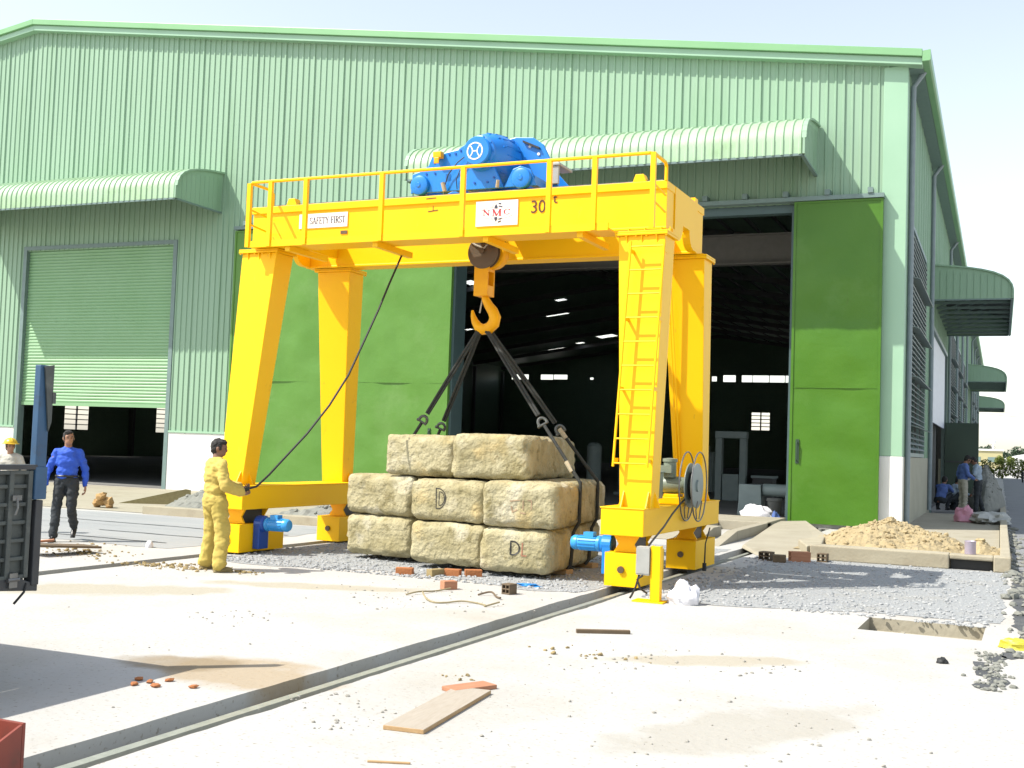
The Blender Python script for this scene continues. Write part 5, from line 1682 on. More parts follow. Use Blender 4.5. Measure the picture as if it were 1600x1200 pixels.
# ------------------------------------------------------------------ people
def frame_from(d):
    d = d.normalized()
    x = Vector((1, 0, 0))
    y = d.cross(x)
    if y.length < 1e-3:
        y = Vector((0, 1, 0))
    y.normalize()
    x = y.cross(d).normalized()
    return Matrix((x, y, d)).transposed()

def hand(mb, wrist, d, palm_n, side, curl):
    d = d.normalized()
    n_ = (palm_n - d * palm_n.dot(d)).normalized()
    s = d.cross(n_) * side
    Rm = Matrix((s, n_, d)).transposed()
    mb.ellip(wrist + d * 0.045, 0.042, 0.017, 0.056, 12, 8, Rm)
    for i, (off, L) in enumerate(((0.031, 0.066), (0.011, 0.075), (-0.010, 0.070), (-0.030, 0.055))):
        p = wrist + d * (0.088 - 0.004 * abs(i - 1)) + s * off
        pts = [p - d * 0.012]
        a = curl * (0.8 + 0.12 * i)
        q = p
        for k in range(3):
            ang = a * (k + 0.6)
            q = q + (d * math.cos(ang) + n_ * math.sin(ang)) * L / 3
            pts.append(q)
        mb.limb(pts, [0.0098, 0.0092, 0.0085, 0.0075], 8)
    b = wrist + d * 0.025 + s * 0.034
    mb.limb([b, b + d * 0.028 + s * 0.022 + n_ * 0.008, b + d * 0.058 + s * 0.02 + n_ * 0.022], [0.013, 0.011, 0.009], 8)

def person(label, loc, rotz, J, col, hair='hair', helmet=False, scale=1.0, vox=0.013, head_yaw=0.0, head_pitch=0.0, group=None, sleeves=True, palm=(0, 1, 0), baggy=0.0, seed=0, tucked=True, curl=0.5):
    D = dict(pelvis=(0, 0, 0.92), neck=(0, 0.0, 1.40), head=(0, 0.03, 1.565), shL=(-0.165, 0, 1.345), shR=(0.165, 0, 1.345), elL=(-0.235, -0.03, 1.09), elR=(0.235, -0.03, 1.09),
             wrL=(-0.235, 0.04, 0.845), wrR=(0.235, 0.04, 0.845), hipL=(-0.09, 0, 0.90), hipR=(0.09, 0, 0.90), knL=(-0.10, 0.02, 0.49), knR=(0.10, 0.02, 0.49),
             anL=(-0.11, -0.02, 0.085), anR=(0.11, -0.02, 0.085), toeL=(-0.03, 1, 0), toeR=(0.03, 1, 0))
    D.update(J)
    D = {k: Vector(v) * (scale if not k.startswith('toe') else 1) for k, v in D.items()}
    s = scale
    root = thing('person', label, 'person', (0, 0, 0), loc, rotz, group)
    up_ = (D['neck'] - D['pelvis']).normalized()
    RT = frame_from(up_)
    def tors(mb, e, lo=0.0, hi=1.0):
        P, N = D['pelvis'], D['neck']
        for t, rx, ry, rz in ((0.0, 0.150, 0.105, 0.10), (0.28, 0.140, 0.098, 0.13), (0.62, 0.160, 0.108, 0.16), (0.84, 0.150, 0.095, 0.10)):
            if lo <= t <= hi:
                mb.ellip(P + (N - P) * t, (rx + e) * s, (ry + e) * s, (rz + e * 0.5) * s, 20, 12, RT)
    # body
    b = MB()
    tors(b, -0.012)
    b.limb([D['shL'], D['shR']], [0.05 * s, 0.05 * s])
    hd = D['head']
    HR = Matrix.Rotation(head_yaw, 3, 'Z') @ Matrix.Rotation(head_pitch, 3, 'X')
    def H(x, y, z):
        return hd + HR @ (Vector((x, y, z)) * s)
    b.limb([D['neck'] - up_ * 0.03 * s, H(0, -0.015, -0.06)], [0.06 * s, 0.052 * s])
    b.ellip(H(0, -0.005, 0.015), 0.073 * s, 0.094 * s, 0.098 * s, 20, 14, HR)
    b.ellip(H(0, 0.022, -0.055), 0.056 * s, 0.066 * s, 0.062 * s, 16, 12, HR)
    b.ellip(H(0, 0.088, -0.02), 0.013 * s, 0.022 * s, 0.026 * s, 10, 8, HR)
    b.ellip(H(0, 0.075, 0.02), 0.055 * s, 0.016 * s, 0.012 * s, 12, 8, HR)
    b.ellip(H(0, 0.080, -0.072), 0.026 * s, 0.013 * s, 0.012 * s, 10, 8, HR)
    for e in (-1, 1):
        b.ellip(H(e * 0.075, -0.008, -0.012), 0.014 * s, 0.022 * s, 0.033 * s, 10, 8, HR)
    for k in 'LR':
        b.limb([D['sh' + k], D['el' + k], D['wr' + k]], [0.047 * s, 0.038 * s, 0.026 * s])
        b.limb([D['hip' + k], D['kn' + k], D['an' + k]], [0.075 * s, 0.05 * s, 0.035 * s])
    me = remesh(b, vox, 3)
    bm = bmesh.new()
    bm.from_mesh(me)
    hnd = MB()
    for k, sd in (('L', -1), ('R', 1)):
        dvec = D['wr' + k] - D['el' + k]
        hnd_dir = dvec.normalized()
        hand(hnd, D['wr' + k] + hnd_dir * 0.005, hnd_dir, Vector(palm) if k == 'R' else Vector((-palm[0], palm[1], palm[2])), sd, curl)
    hm = remesh(hnd, 0.0055, 2)
    bm.from_mesh(hm)
    out = bpy.data.meshes.new('body')
    bm.to_mesh(out)
    bm.free()
    nface = len(out.polygons)
    eyes = MB()
    for e in (-1, 1):
        eyes.ellip(H(e * 0.029, 0.083, 0.0), 0.013 * s, 0.007 * s, 0.0065 * s, 8, 6, HR)
        eyes.ellip(H(e * 0.031, 0.087, 0.022), 0.02 * s, 0.006 * s, 0.004 * s, 8, 6, HR)
    out.shade_smooth()
    body = mesh_obj('body', out, MT[col.get('skin', 'skin')], root)
    build(eyes, 'eyes', MT['eye'], body)
    # hair or helmet
    h = MB()
    h.ellip(H(0, -0.022, 0.030), 0.080 * s, 0.093 * s, 0.090 * s, 22, 14, HR)
    h.ellip(H(0, -0.045, -0.01), 0.072 * s, 0.062 * s, 0.085 * s, 18, 12, HR)
    h.ellip(H(0.015, 0.035, 0.075), 0.058 * s, 0.05 * s, 0.036 * s, 14, 10, HR)
    for e in (-1, 1):
        h.ellip(H(e * 0.066, 0.012, 0.01), 0.012 * s, 0.03 * s, 0.05 * s, 10, 8, HR)
    hm = remesh(h, 0.008, 2, 0.010, 34, seed)
    mesh_obj('hair', hm, MT['hair'], root)
    if helmet:
        h = MB()
        pts = []
        vs, fs = [], []
        n, m_ = 24, 9
        for i in range(m_ + 1):
            th = R(90 * i / m_)
            for j in range(n):
                a = 2 * math.pi * j / n
                vs.append(H(0.118 * math.sin(th) * math.cos(a), -0.01 + 0.135 * math.sin(th) * math.sin(a), 0.055 + 0.105 * math.cos(th)))
        for i in range(m_):
            for j in range(n):
                fs.append((i * n + j, (i + 1) * n + j, (i + 1) * n + (j + 1) % n, i * n + (j + 1) % n))
        h.add(vs, fs)
        h.lathe(H(0, 0.0, 0.045), HR @ Vector((0, 0, 1)), [(0, 0.12 * s), (0.002, 0.15 * s), (0.012, 0.148 * s), (0.014, 0.12 * s)], 28)
        h.ellip(H(0, 0.10, 0.05), 0.085 * s, 0.075 * s, 0.010 * s, 16, 8, HR)
        h.ellip(H(0, 0, 0.10), 0.018 * s, 0.125 * s, 0.068 * s, 12, 8, HR)
        build(h, 'helmet', MT['helmet'], root)
    # shirt
    t = MB()
    tors(t, 0.016 + baggy * 0.4, 0.2 if tucked else -1, 1.0)
    if tucked:
        P, N = D['pelvis'], D['neck']
        t.ellip(P + (N - P) * 0.14, 0.158 * s, 0.116 * s, 0.07 * s, 20, 10, RT)
    else:
        t.ellip(D['pelvis'] - up_ * 0.03, 0.175 * s, 0.13 * s, 0.13 * s, 20, 10, RT)
    t.limb([D['shL'] * 0.95 + D['shR'] * 0.05, D['shR'] * 0.95 + D['shL'] * 0.05], [0.058 * s, 0.058 * s])
    for k in 'LR':
        t.limb([D['neck'] - up_ * 0.005 * s, D['sh' + k] + up_ * 0.0], [0.062 * s, 0.056 * s])
    for k in 'LR':
        e = D['el' + k]
        w = D['wr' + k] if sleeves else D['sh' + k].lerp(e, 0.9)
        if sleeves:
            t.limb([D['sh' + k], e, D['wr' + k] - (D['wr' + k] - e).normalized() * 0.015], [(0.057 + baggy * 0.7) * s, (0.049 + baggy) * s, (0.037 + baggy) * s])
        else:
            t.limb([D['sh' + k], w], [0.058 * s, 0.058 * s])
    t.lathe(D['neck'] - up_ * 0.06 * s, up_ + Vector((0, 0.15, 0)), [(0, 0.085 * s), (0.05 * s, 0.073 * s), (0.085 * s, 0.068 * s), (0.095 * s, 0.06 * s)], 20)
    tm = remesh(t, vox, 3, 0.019 * s, 9.0, seed)
    sh_ = mesh_obj('shirt', tm, MT[col['shirt']], root)
    # trousers
    t = MB()
    P, N = D['pelvis'], D['neck']
    t.ellip(P + (N - P) * 0.03, 0.160 * s, 0.118 * s, 0.105 * s, 20, 12, RT)
    bg2 = baggy
    for k in 'LR':
        an = D['an' + k]
        kn = D['kn' + k]
        t.limb([D['hip' + k] + Vector((0, 0, 0.0)), kn, an + (kn - an).normalized() * 0.01], [(0.095 + bg2 * 0.5) * s, (0.068 + bg2) * s, (0.058 + bg2) * s])
    tm = remesh(t, vox, 3, 0.019 * s, 8.0, seed + 3)
    mesh_obj('trousers', tm, MT[col['trousers']], root)
    if col.get('belt'):
        bl = MB()
        c = P + (N - P) * 0.15
        bl.tube([c + RT @ Vector((0.163 * math.cos(a) * s, 0.122 * math.sin(a) * s, 0)) for a in [2 * math.pi * i / 28 for i in range(28)]], 0.014, 6, closed=True)
        bl.obox(c + RT @ Vector((0, 0.137 * s, 0)), RT @ Vector((0.024, 0, 0)), RT @ Vector((0, 0.005, 0)), RT @ Vector((0, 0, 0.017)))
        build(bl, 'belt', MT['shoe'], root)
    for k in 'LR':
        an = D['an' + k]
        td = D['toe' + k].normalized()
        sd = td.cross(Z).normalized()
        upn = sd.cross(td)
        Rm = Matrix((sd, td, upn)).transposed()
        f = MB()
        sole = an - upn * 0.05 * s
        f.ellip(sole + td * 0.055 * s + upn * 0.0, 0.044 * s, 0.125 * s, 0.038 * s, 16, 10, Rm)
        f.ellip(an + upn * -0.01 * s, 0.042 * s, 0.055 * s, 0.06 * s, 14, 10, Rm)
        f.obox(sole + td * 0.05 * s - upn * 0.026 * s, sd * 0.036 * s, td * 0.118 * s, upn * 0.009 * s)
        fm = remesh(f, 0.009, 2)
        mesh_obj('shoe', fm, MT[col.get('shoe', 'shoe')], root)
    return root

# worker in yellow holding the pendant
YROT = R(-24)
YM = person('man in yellow work clothes seen from behind, holding the end of the black pendant cable', (-9.05, 11.80, 0.0), YROT,
       dict(pelvis=(0, -0.02, 0.90), neck=(0.01, -0.01, 1.38), head=(0.01, 0.02, 1.535), shL=(-0.165, 0.02, 1.325), shR=(0.17, -0.02, 1.32), elL=(-0.20, 0.16, 1.09), elR=(0.28, -0.02, 1.07),
            wrL=(0.04, 0.31, 1.05), wrR=(0.24, 0.22, 0.99), hipL=(-0.095, 0, 0.88), hipR=(0.095, 0, 0.88), knL=(-0.15, 0.05, 0.48), knR=(0.14, 0.05, 0.48), anL=(-0.19, 0.0, 0.085), anR=(0.21, -0.02, 0.085),
            toeL=(-0.3, 1, 0), toeR=(0.25, 1, 0)),
       dict(shirt='khaki', trousers='khaki2', skin='skin_dark', shoe='shoe_brown'), head_yaw=R(-38), head_pitch=R(-8), vox=0.012, palm=(-0.3, 0.2, 1), baggy=0.026, seed=1, tucked=False, curl=0.9)
hp_ = YM.matrix_basis @ Vector((0.02, 0.36, 1.02))
hand_w = Matrix.Translation((-9.05, 11.80, 0)) @ Matrix.Rotation(YROT, 4, 'Z') @ Vector((0.20, 0.33, 1.03))
pc = MB()
pts = [cw(-8.42, 14.35, 4.40), cw(-8.46, 14.1, 3.95), cw(-8.50, 13.9, 3.55), cw(-8.54, 13.65, 3.12), cw(-8.63, 13.4, 2.59), cw(-8.76, 13.15, 2.15), cw(-8.92, 12.88, 1.75), cw(-9.05, 12.58, 1.42), cw(-9.08, 12.30, 1.20), hand_w + Vector((0.05, 0.12, 0.03)), hand_w]
pc.tube(pts, 0.0145, 8)
dd = (hand_w - pts[-2]).normalized()
o = build(pc, 'pendant_cable', MT['rubber'], origin=hand_w)
tag(o, 'black pendant cable curving from the crane walkway to the man in yellow', 'cable')
pb = MB().obox(hand_w + dd * 0.07, dd * 0.09, dd.cross(Z).normalized() * 0.022, dd.cross(Z).normalized().cross(dd) * 0.025)
pbo = build(pb, 'pendant_control', MT['rubber'], o, bev=0.006, smooth=False)
# man in the blue shirt walking towards the viewer
person('man in a royal blue shirt and dark trousers walking towards the camera', (-13.10, 13.45, 0.0), R(-146),
       dict(neck=(0, 0.0, 1.41), head=(0.0, 0.03, 1.572), elL=(-0.255, -0.06, 1.10), elR=(0.265, -0.01, 1.10), wrL=(-0.27, -0.02, 0.85), wrR=(0.29, 0.10, 0.86),
            knR=(0.115, 0.09, 0.49), anR=(0.125, 0.15, 0.085), knL=(-0.10, 0.06, 0.49), anL=(-0.09, -0.30, 0.20), toeL=(0.0, 0.75, -0.6), toeR=(0.08, 1, 0.0)),
       dict(shirt='cloth_blue', trousers='cloth_dark', belt=True), head_yaw=R(22), vox=0.012, baggy=0.006, seed=4, palm=(-1, 0.2, 0))
# worker with a helmet behind the truck
person('man in a yellow helmet and off-white shirt standing behind the truck panel', (-14.85, 14.0, 0.0), R(-150),
       dict(head=(0, 0.06, 1.545)), dict(shirt='cloth_white', trousers='cloth_dark'), helmet=True, scale=0.90, head_yaw=R(30), vox=0.014, seed=6)
# group in the shade by the side door
person('man in blue shirt and beige trousers standing with bent head by the side door', (-1.05, 37.9, 0.09), R(-62),
       dict(neck=(0, 0.05, 1.40), head=(0, 0.14, 1.545), elR=(0.25, 0.04, 1.1), wrR=(0.14, 0.26, 1.0), elL=(-0.25, -0.02, 1.1), wrL=(-0.26, 0.08, 0.86)),
       dict(shirt='cloth_blue2', trousers='cloth_beige', skin='skin_dark'), scale=1.07, vox=0.018, head_pitch=R(-35), baggy=0.008, seed=8)
person('man in a pale shirt reading a sheet of paper by the side door', (-0.62, 38.5, 0.09), R(75),
       dict(neck=(0, 0.06, 1.40), head=(0, 0.16, 1.54), elR=(0.26, 0.05, 1.12), wrR=(0.10, 0.30, 1.06), elL=(-0.26, 0.05, 1.12), wrL=(-0.10, 0.30, 1.08), anL=(-0.2, 0.0, 0.085), anR=(0.16, -0.1, 0.085)),
       dict(shirt='cloth_pale', trousers='cloth_dark', skin='skin_dark'), scale=1.05, vox=0.018, head_pitch=R(-40), sleeves=False, baggy=0.006, seed=9)
SQ = dict(pelvis=(0, -0.16, 0.30), neck=(0, 0.10, 0.74), head=(0, 0.19, 0.885), shL=(-0.18, 0.09, 0.70), shR=(0.18, 0.09, 0.70), elL=(-0.24, 0.28, 0.52), elR=(0.24, 0.28, 0.52),
          wrL=(-0.08, 0.46, 0.48), wrR=(0.08, 0.46, 0.48), hipL=(-0.1, -0.14, 0.28), hipR=(0.1, -0.14, 0.28), knL=(-0.17, 0.24, 0.46), knR=(0.17, 0.24, 0.46), anL=(-0.14, 0.02, 0.085), anR=(0.14, 0.02, 0.085))
person('man in a blue shirt squatting with his back to the camera beside the side door', (-1.72, 39.6, 0.09), R(-20), SQ, dict(shirt='cloth_blue2', trousers='cloth_dark', skin='skin_dark'),
       scale=1.08, vox=0.018, head_pitch=R(-25), seed=11)
person('man in a white shirt squatting between the blue shirted men by the side door', (-1.42, 39.9, 0.09), R(-70), SQ, dict(shirt='cloth_pale', trousers='cloth_dark', skin='skin_dark'),
       scale=1.08, vox=0.018, head_pitch=R(-25), seed=12)
pp = MB().obox((-0.95, 38.45, 1.12), (0.02, 0.15, 0.03), (0.10, -0.02, 0.02), (0, 0, 0.002))
o = build(pp, 'paper_sheet', MT['white'], origin=(-0.95, 38.45, 1.12), smooth=False)
tag(o, 'white sheet of paper held by the man in the pale shirt', 'paper')

# ------------------------------------------------------------------ truck at the left edge
tk = thing('truck', 'grimy dark truck with ribbed bed side and faded blue corner post', 'truck', (-7.3, 3.6, 0))
TX = -6.24
m_ = MB().box(TX - 0.05, TX - 0.035, 1.6, 6.10, 0.66, 1.40)
for z in (0.67, 0.795, 0.92, 1.045, 1.17, 1.295, 1.39):
    m_.box(TX - 0.034, TX - (0.008 if z not in (0.67, 1.39) else 0.0), 1.6, 6.09, z - 0.014, z + 0.014)
y = 6.075
k = 0
while y > 1.7:
    m_.box(TX - 0.034, TX + 0.004, y - 0.026, y + 0.014, 0.66, 1.404)
    y -= 0.165
    k += 1
build(m_, 'side_panel', MT['truck_dark'], tk, smooth=False, bev=0.005)
for yh in (5.95, 5.0, 4.0, 3.0):
    m_ = MB().box(TX - 0.03, TX + 0.018, yh - 0.035, yh + 0.035, 0.60, 0.70)
    m_.cyl((TX + 0.012, yh - 0.05, 0.655), (TX + 0.012, yh + 0.05, 0.655), 0.016, n=8)
    build(m_, 'hinge', MT['steel'], tk, smooth=False)
m_ = MB().box(TX - 0.01, TX + 0.022, 5.90, 5.98, 1.20, 1.235)
m_.tube([(TX + 0.02, 5.94, 1.22), (TX + 0.03, 5.94, 1.15), (TX + 0.02, 5.93, 1.10)], 0.008, 6)
build(m_, 'latch', MT['steel'], tk, smooth=False)
m_ = MB().box(-8.45, TX - 0.051, 1.6, 6.10, 0.60, 0.66)
m_.box(-8.45, -8.40, 1.6, 6.1, 0.661, 1.40)
m_.box(-8.45, TX - 0.051, 1.55, 1.599, 0.661, 1.9)
m_.box(-8.4, TX - 0.055, 6.05, 6.095, 0.661, 1.39)
m_.box(-7.8, -7.6, -1.5, 6.0, 0.40, 0.599)
m_.box(-7.1, -6.9, -1.5, 6.0, 0.40, 0.599)
build(m_, 'truck_bed', MT['truck_dark'], tk, smooth=False)
m_ = MB().box(TX - 0.1, TX + 0.01, 1.6, 6.12, 1.41, 1.445)
build(m_, 'top_rail', MT['steel_dark'], tk, smooth=False, bev=0.006)
m_ = MB().box(TX - 0.055, TX + 0.0, 6.105, 6.205, 1.22, 2.15)
m_.box(TX - 0.07, TX + 0.012, 6.10, 6.21, 1.20, 1.43)
po = build(m_, 'corner_post', MT['truck_blue'], tk, smooth=False, bev=0.006)
m_ = MB().prism([(TX + 0.004, 6.13, 2.14), (TX + 0.004, 6.215, 2.155), (TX + 0.004, 6.215, 1.75), (TX + 0.004, 6.19, 1.68)], (0.012, 0, 0))
m_.box(TX - 0.0, TX + 0.02, 6.21, 6.24, 1.88, 1.96)
build(m_, 'torn_plate', MT['truck_dark'], po, smooth=False)
m_ = MB().box(TX - 0.07, TX + 0.01, 6.12, 6.185, 0.60, 1.195)
m_.prism([(TX - 0.07, 6.0, 0.665), (TX - 0.07, 6.185, 0.60), (TX - 0.07, 6.185, 0.555), (TX - 0.07, 5.4, 0.63), (TX - 0.07, 5.4, 0.66)], (0.07, 0, 0))
build(m_, 'rear_frame', MT['steel_dark'], tk, smooth=False, bev=0.006)
m_ = MB().tube([(TX, 6.08, 0.62), (TX + 0.005, 6.06, 0.56), (TX, 6.02, 0.52), (TX - 0.01, 5.99, 0.485)], 0.009, 6)
build(m_, 'hanging_hose', MT['rubber'], tk)
m_ = MB()
for xw in (-8.25, -6.75):
    for yw in (3.2, 0.2):
        m_.lathe((xw - 0.13, yw, 0.45), (1, 0, 0), [(0, 0.25), (0.0, 0.42), (0.03, 0.45), (0.23, 0.45), (0.26, 0.42), (0.26, 0.25), (0.2, 0.2), (0.06, 0.2)], 28)
build(m_, 'wheel', MT['rubber'], tk)
m_ = MB().box(-8.45, -6.2, -1.7, 1.3, 0.6, 2.2)
build(m_, 'cab', MT['truck_blue'], tk, smooth=False, bev=0.08)
# rusty channel at the lower left corner
m_ = MB()
m_.box(-5.35, -4.28, 3.60, 4.22, 0.0, 0.02)
m_.box(-5.35, -4.28, 4.20, 4.22, 0.021, 0.29)
m_.prism([(-4.28, 4.199, 0.021), (-4.28, 4.199, 0.285), (-4.28, 3.75, 0.10), (-4.28, 3.6, 0.021)], (-0.018, 0, 0))
m_.prism([(-4.75, 4.199, 0.021), (-4.75, 4.199, 0.285), (-4.75, 3.75, 0.10), (-4.75, 3.6, 0.021)], (-0.018, 0, 0))
o = build(m_, 'steel_bracket', MT['rust'], origin=(-4.8, 4.1, 0), smooth=False, bev=0.003)
tag(o, 'red oxide steel bracket standing at the lower left corner beside the rail slot', 'steel bracket')
# ------------------------------------------------------------------ loose things on the yard
def lump(name, label, cat, c, rx, ry, rz, m_, seed, amp=0.25, n=26, rotz=0, group=None, flat=True):
    mb = MB().ellip((0, 0, 0), 1, 1, 1, n, n // 2)
    vs = []
    for p in mb.v:
        d = 1 + amp * noise.noise(p * 1.6 + Vector((seed, seed * 2, 0))) + amp * 0.5 * noise.noise(p * 4.1 + Vector((seed, 0, seed)))
        z = p.z * d
        if flat and z < -0.25:
            z = -0.25
        x, y = rot2(p.x * d * rx, p.y * d * ry, rotz)
        vs.append(Vector((c[0] + x, c[1] + y, c[2] + (z + 0.25) * rz / 1.25)))
    mb.v = vs
    o = build(mb, name, m_, origin=c)
    return tag(o, label, cat, group)

def brick(c, rz, label, m_='brick', size=(0.11, 0.055, 0.045), holes=False, tilt=0.0):
    mb = MB().box(-size[0], size[0], -size[1], size[1], 0, size[2] * 2)
    if holes:
        mb = MB()
        a, b, h = size[0], size[1], size[2] * 2
        for z0, z1 in ((0, 0.018), (h / 2 - 0.008, h / 2 + 0.008), (h - 0.018, h)):
            mb.box(-a, a, -b, b, z0, z1)
        for y0, y1 in ((-b, -b + 0.016), (-0.008, 0.008), (b - 0.016, b)):
            mb.box(-a + 0.001, a - 0.001, y0 + 0.0005, y1 - 0.0005, 0.001, h - 0.001)
    o = build(mb, 'brick', MT[m_], origin=(0, 0, 0), loc=c, rotz=rz, smooth=False, bev=0.006)
    o.rotation_euler = (tilt, 0, rz)
    return tag(o, label, 'brick', 'bricks lying about the yard')
brick((-6.98, 13.02, 0.0), 0.3, 'orange brick lying alone in front of the left half of the block stack')
brick((-6.60, 13.14, 0.0), 1.2, 'dusty brown brick just left of the two touching orange bricks', 'clod')
brick((-6.43, 13.28, 0.0), 0.15, 'left brick of the two touching orange bricks before the stack')
brick((-6.19, 13.40, 0.0), 0.55, 'right brick of the two touching orange bricks before the stack')
brick((-5.88, 12.06, 0.0), 0.9, 'pinkish brick on the concrete below the two touching bricks', 'wood_pink', size=(0.085, 0.06, 0.05))
brick((-5.14, 12.12, 0.0), 1.3, 'brown hollow brick at the end of the coiled wire', 'wood_dark', size=(0.07, 0.06, 0.06), holes=True)
brick((-2.93, 18.72, 0.0), 0.4, 'red hollow brick in front of the planting kerb', 'wood_pink', size=(0.16, 0.09, 0.08), holes=True)
brick((-3.42, 18.55, 0.0), 1.4, 'dark hollow brick at the foot of the apron ramp', 'wood_dark', size=(0.10, 0.10, 0.07), holes=True)
brick((-3.18, 18.35, 0.0), 0.2, 'dark hollow brick nearest the gravel before the ramp', 'wood_dark', size=(0.10, 0.09, 0.06), holes=True)
brick((-2.60, 18.95, 0.0), 1.5, 'small dark hollow brick right of the red hollow brick', 'wood_dark', size=(0.08, 0.08, 0.07), holes=True)
rnd = random.Random(3)
for i, (x, y) in enumerate(((-5.42, 6.32), (-5.30, 6.30), (-5.22, 6.40), (-5.33, 6.18), (-5.18, 6.22), (-4.95, 6.32))):
    mb = MB().rock((x, y, 0.012), 0.035, 100 + i, 0.5)
    o = build(mb, 'brick_chip', MT['brick'], origin=(x, y, 0), smooth=False)
    tag(o, 'small orange brick chip on the concrete beside the tan stain', 'brick chip', 'brick chips by the stain')
# wood
def plank(c, L, w, t, rz, m_, label, name='plank', top=None, rx=0.0, ry=0.0):
    mb = MB().box(-L / 2, L / 2, -w / 2, w / 2, 0, t)
    mats = [MT[m_]]
    if top:
        mb.m[1] = 1
        mats.append(MT[top])
    o = build(mb, name, mats, origin=(0, 0, 0), loc=c, smooth=False, bev=0.004, fix=True)
    o.rotation_euler = (rx, ry, rz)
    return tag(o, label, 'plank')
MT['dusty_wood'] = mat('dusty_wood_top', (0.50, 0.44, 0.36), (0.44, 0.38, 0.30), 0.9, ns=4, stretch=(2, 14, 14))
plank((-3.25, 6.62, 0.0), 1.20, 0.26, 0.028, R(95), 'wood', 'dusty pale plank lying alone in the right foreground', top='dusty_wood')
plank((-3.36, 7.28, 0.0), 0.36, 0.16, 0.03, R(62), 'wood_pink', 'short pinkish board just beyond the end of the dusty plank')
plank((-3.34, 10.12, 0.0), 0.50, 0.05, 0.035, R(28), 'wood_dark', 'dark wooden batten on the bare concrete between the rail slot and the pit')
plank((-2.95, 5.41, 0.0), 0.23, 0.014, 0.012, R(20), 'wood', 'thin pale stick at the lower edge of the yard', name='stick')
plank((-11.75, 12.05, 0.10), 0.95, 0.42, 0.03, R(78), 'wood_dark', 'brown board resting on rubble beside the far rail slot', ry=R(4))
plank((-12.05, 11.85, 0.145), 0.5, 0.10, 0.03, R(40), 'wood_pink', 'reddish batten lying across the brown board beside the truck post', ry=R(-6))
o = MB().prism([(-19.2, 21.35, 0.0), (-17.75, 22.2, 0.0), (-17.75, 22.2, 0.36), (-17.85, 22.14, 0.38)], (0.05, -0.08, 0))  # added wedge standing in for the inner wall of a recess
o = build(o, 'recess_wall_board', mat('olive_recess_wall', (0.30, 0.26, 0.12), (0.24, 0.2, 0.09), 0.85, ns=3, stretch=(2, 10, 10)), origin=(-18.4, 21.8, 0), smooth=False)
tag(o, 'stand-in wedge for a recess wall in front of the white plinth left of the crane', 'board')
kb = MB().box(-16.4, -11.3, 19.0, 19.35, 0.0, 0.16)
kb.prism([(-16.4, 19.0, 0.0), (-16.4, 19.35, 0.0), (-16.4, 19.35, 0.16), (-16.4, 19.0, 0.16)], (-0.01, 0, 0))
o = build(kb, 'concrete_kerb', MT['kerb'], origin=(-14, 19.2, 0), bev=0.03, smooth=False)
tag(o, 'low cream kerb behind the man in yellow at the edge of the grey lane', 'kerb')
MT['clay'] = mat('orange_clay', (0.56, 0.36, 0.15), (0.44, 0.26, 0.10), 0.95, ns=6, bump=0.03, bs=10)
mb = MB()
for i, (dx, dy, dz, r) in enumerate(((0, 0, 0.16, 0.2), (0.13, 0.04, 0.13, 0.15), (-0.14, 0, 0.1, 0.14), (0.05, -0.1, 0.26, 0.11), (-0.05, 0.08, 0.28, 0.1), (0.22, 0, 0.06, 0.09))):
    mb.rock((-18.2 + dx, 19.75 + dy, dz), r, 300 + i, 0.85)
tag(build(mb, 'clay_lump', MT['clay'], origin=(-18.2, 19.75, 0), smooth=False), 'orange clay lump on the apron behind the man in blue', 'clay lump')
lump('plastic_cup', 'crumpled white cup on the grey lane', 'litter', (-11.54, 13.55, 0), 0.055, 0.055, 0.11, MT['bag_white'], 4, 0.1)
lump('plastic_bag', 'white plastic bag beside the junction stand', 'bag', (-3.22, 12.58, 0), 0.17, 0.13, 0.24, MT['bag_white'], 2, 0.4)
lump('plastic_bag', 'pale crumpled cement bag on the apron before the warehouse door', 'bag', (-5.55, 28.9, 0.02), 0.42, 0.22, 0.36, MT['bag_white'], 6, 0.5)
lump('plastic_bag', 'pink plastic bag by the tarp near the side door', 'bag', (-0.85, 32.6, 0.09), 0.26, 0.2, 0.38, MT['bag_pink'], 7, 0.4)
lump('plastic_bag', 'yellow plastic bag at the right edge of the yard', 'bag', (0.16, 11.55, 0), 0.15, 0.09, 0.10, MT['bag_yellow'], 9, 0.4)
lump('cloth_scrap', 'blue cloth hanging over the kerb by the warehouse door', 'cloth', (-4.92, 27.75, 0.0), 0.11, 0.12, 0.30, MT['cloth_blue2'], 10, 0.4)
lump('plastic_scrap', 'torn blue plastic scrap on the gravel before the stack', 'litter', (-5.22, 12.92, 0), 0.14, 0.06, 0.035, MT['bag_blue'], 11, 0.7)
lump('black_stone', 'black lump lying alone on the concrete in front of the pit', 'stone', (-0.43, 10.35, 0), 0.045, 0.035, 0.05, MT['rubber'], 12, 0.3)
lump('tarp', 'dirty white tarp spread by the long kerb near the side door', 'tarp', (-0.25, 33.2, 0.07), 0.55, 1.6, 0.30, MT['tarp'], 13, 0.45, 40)
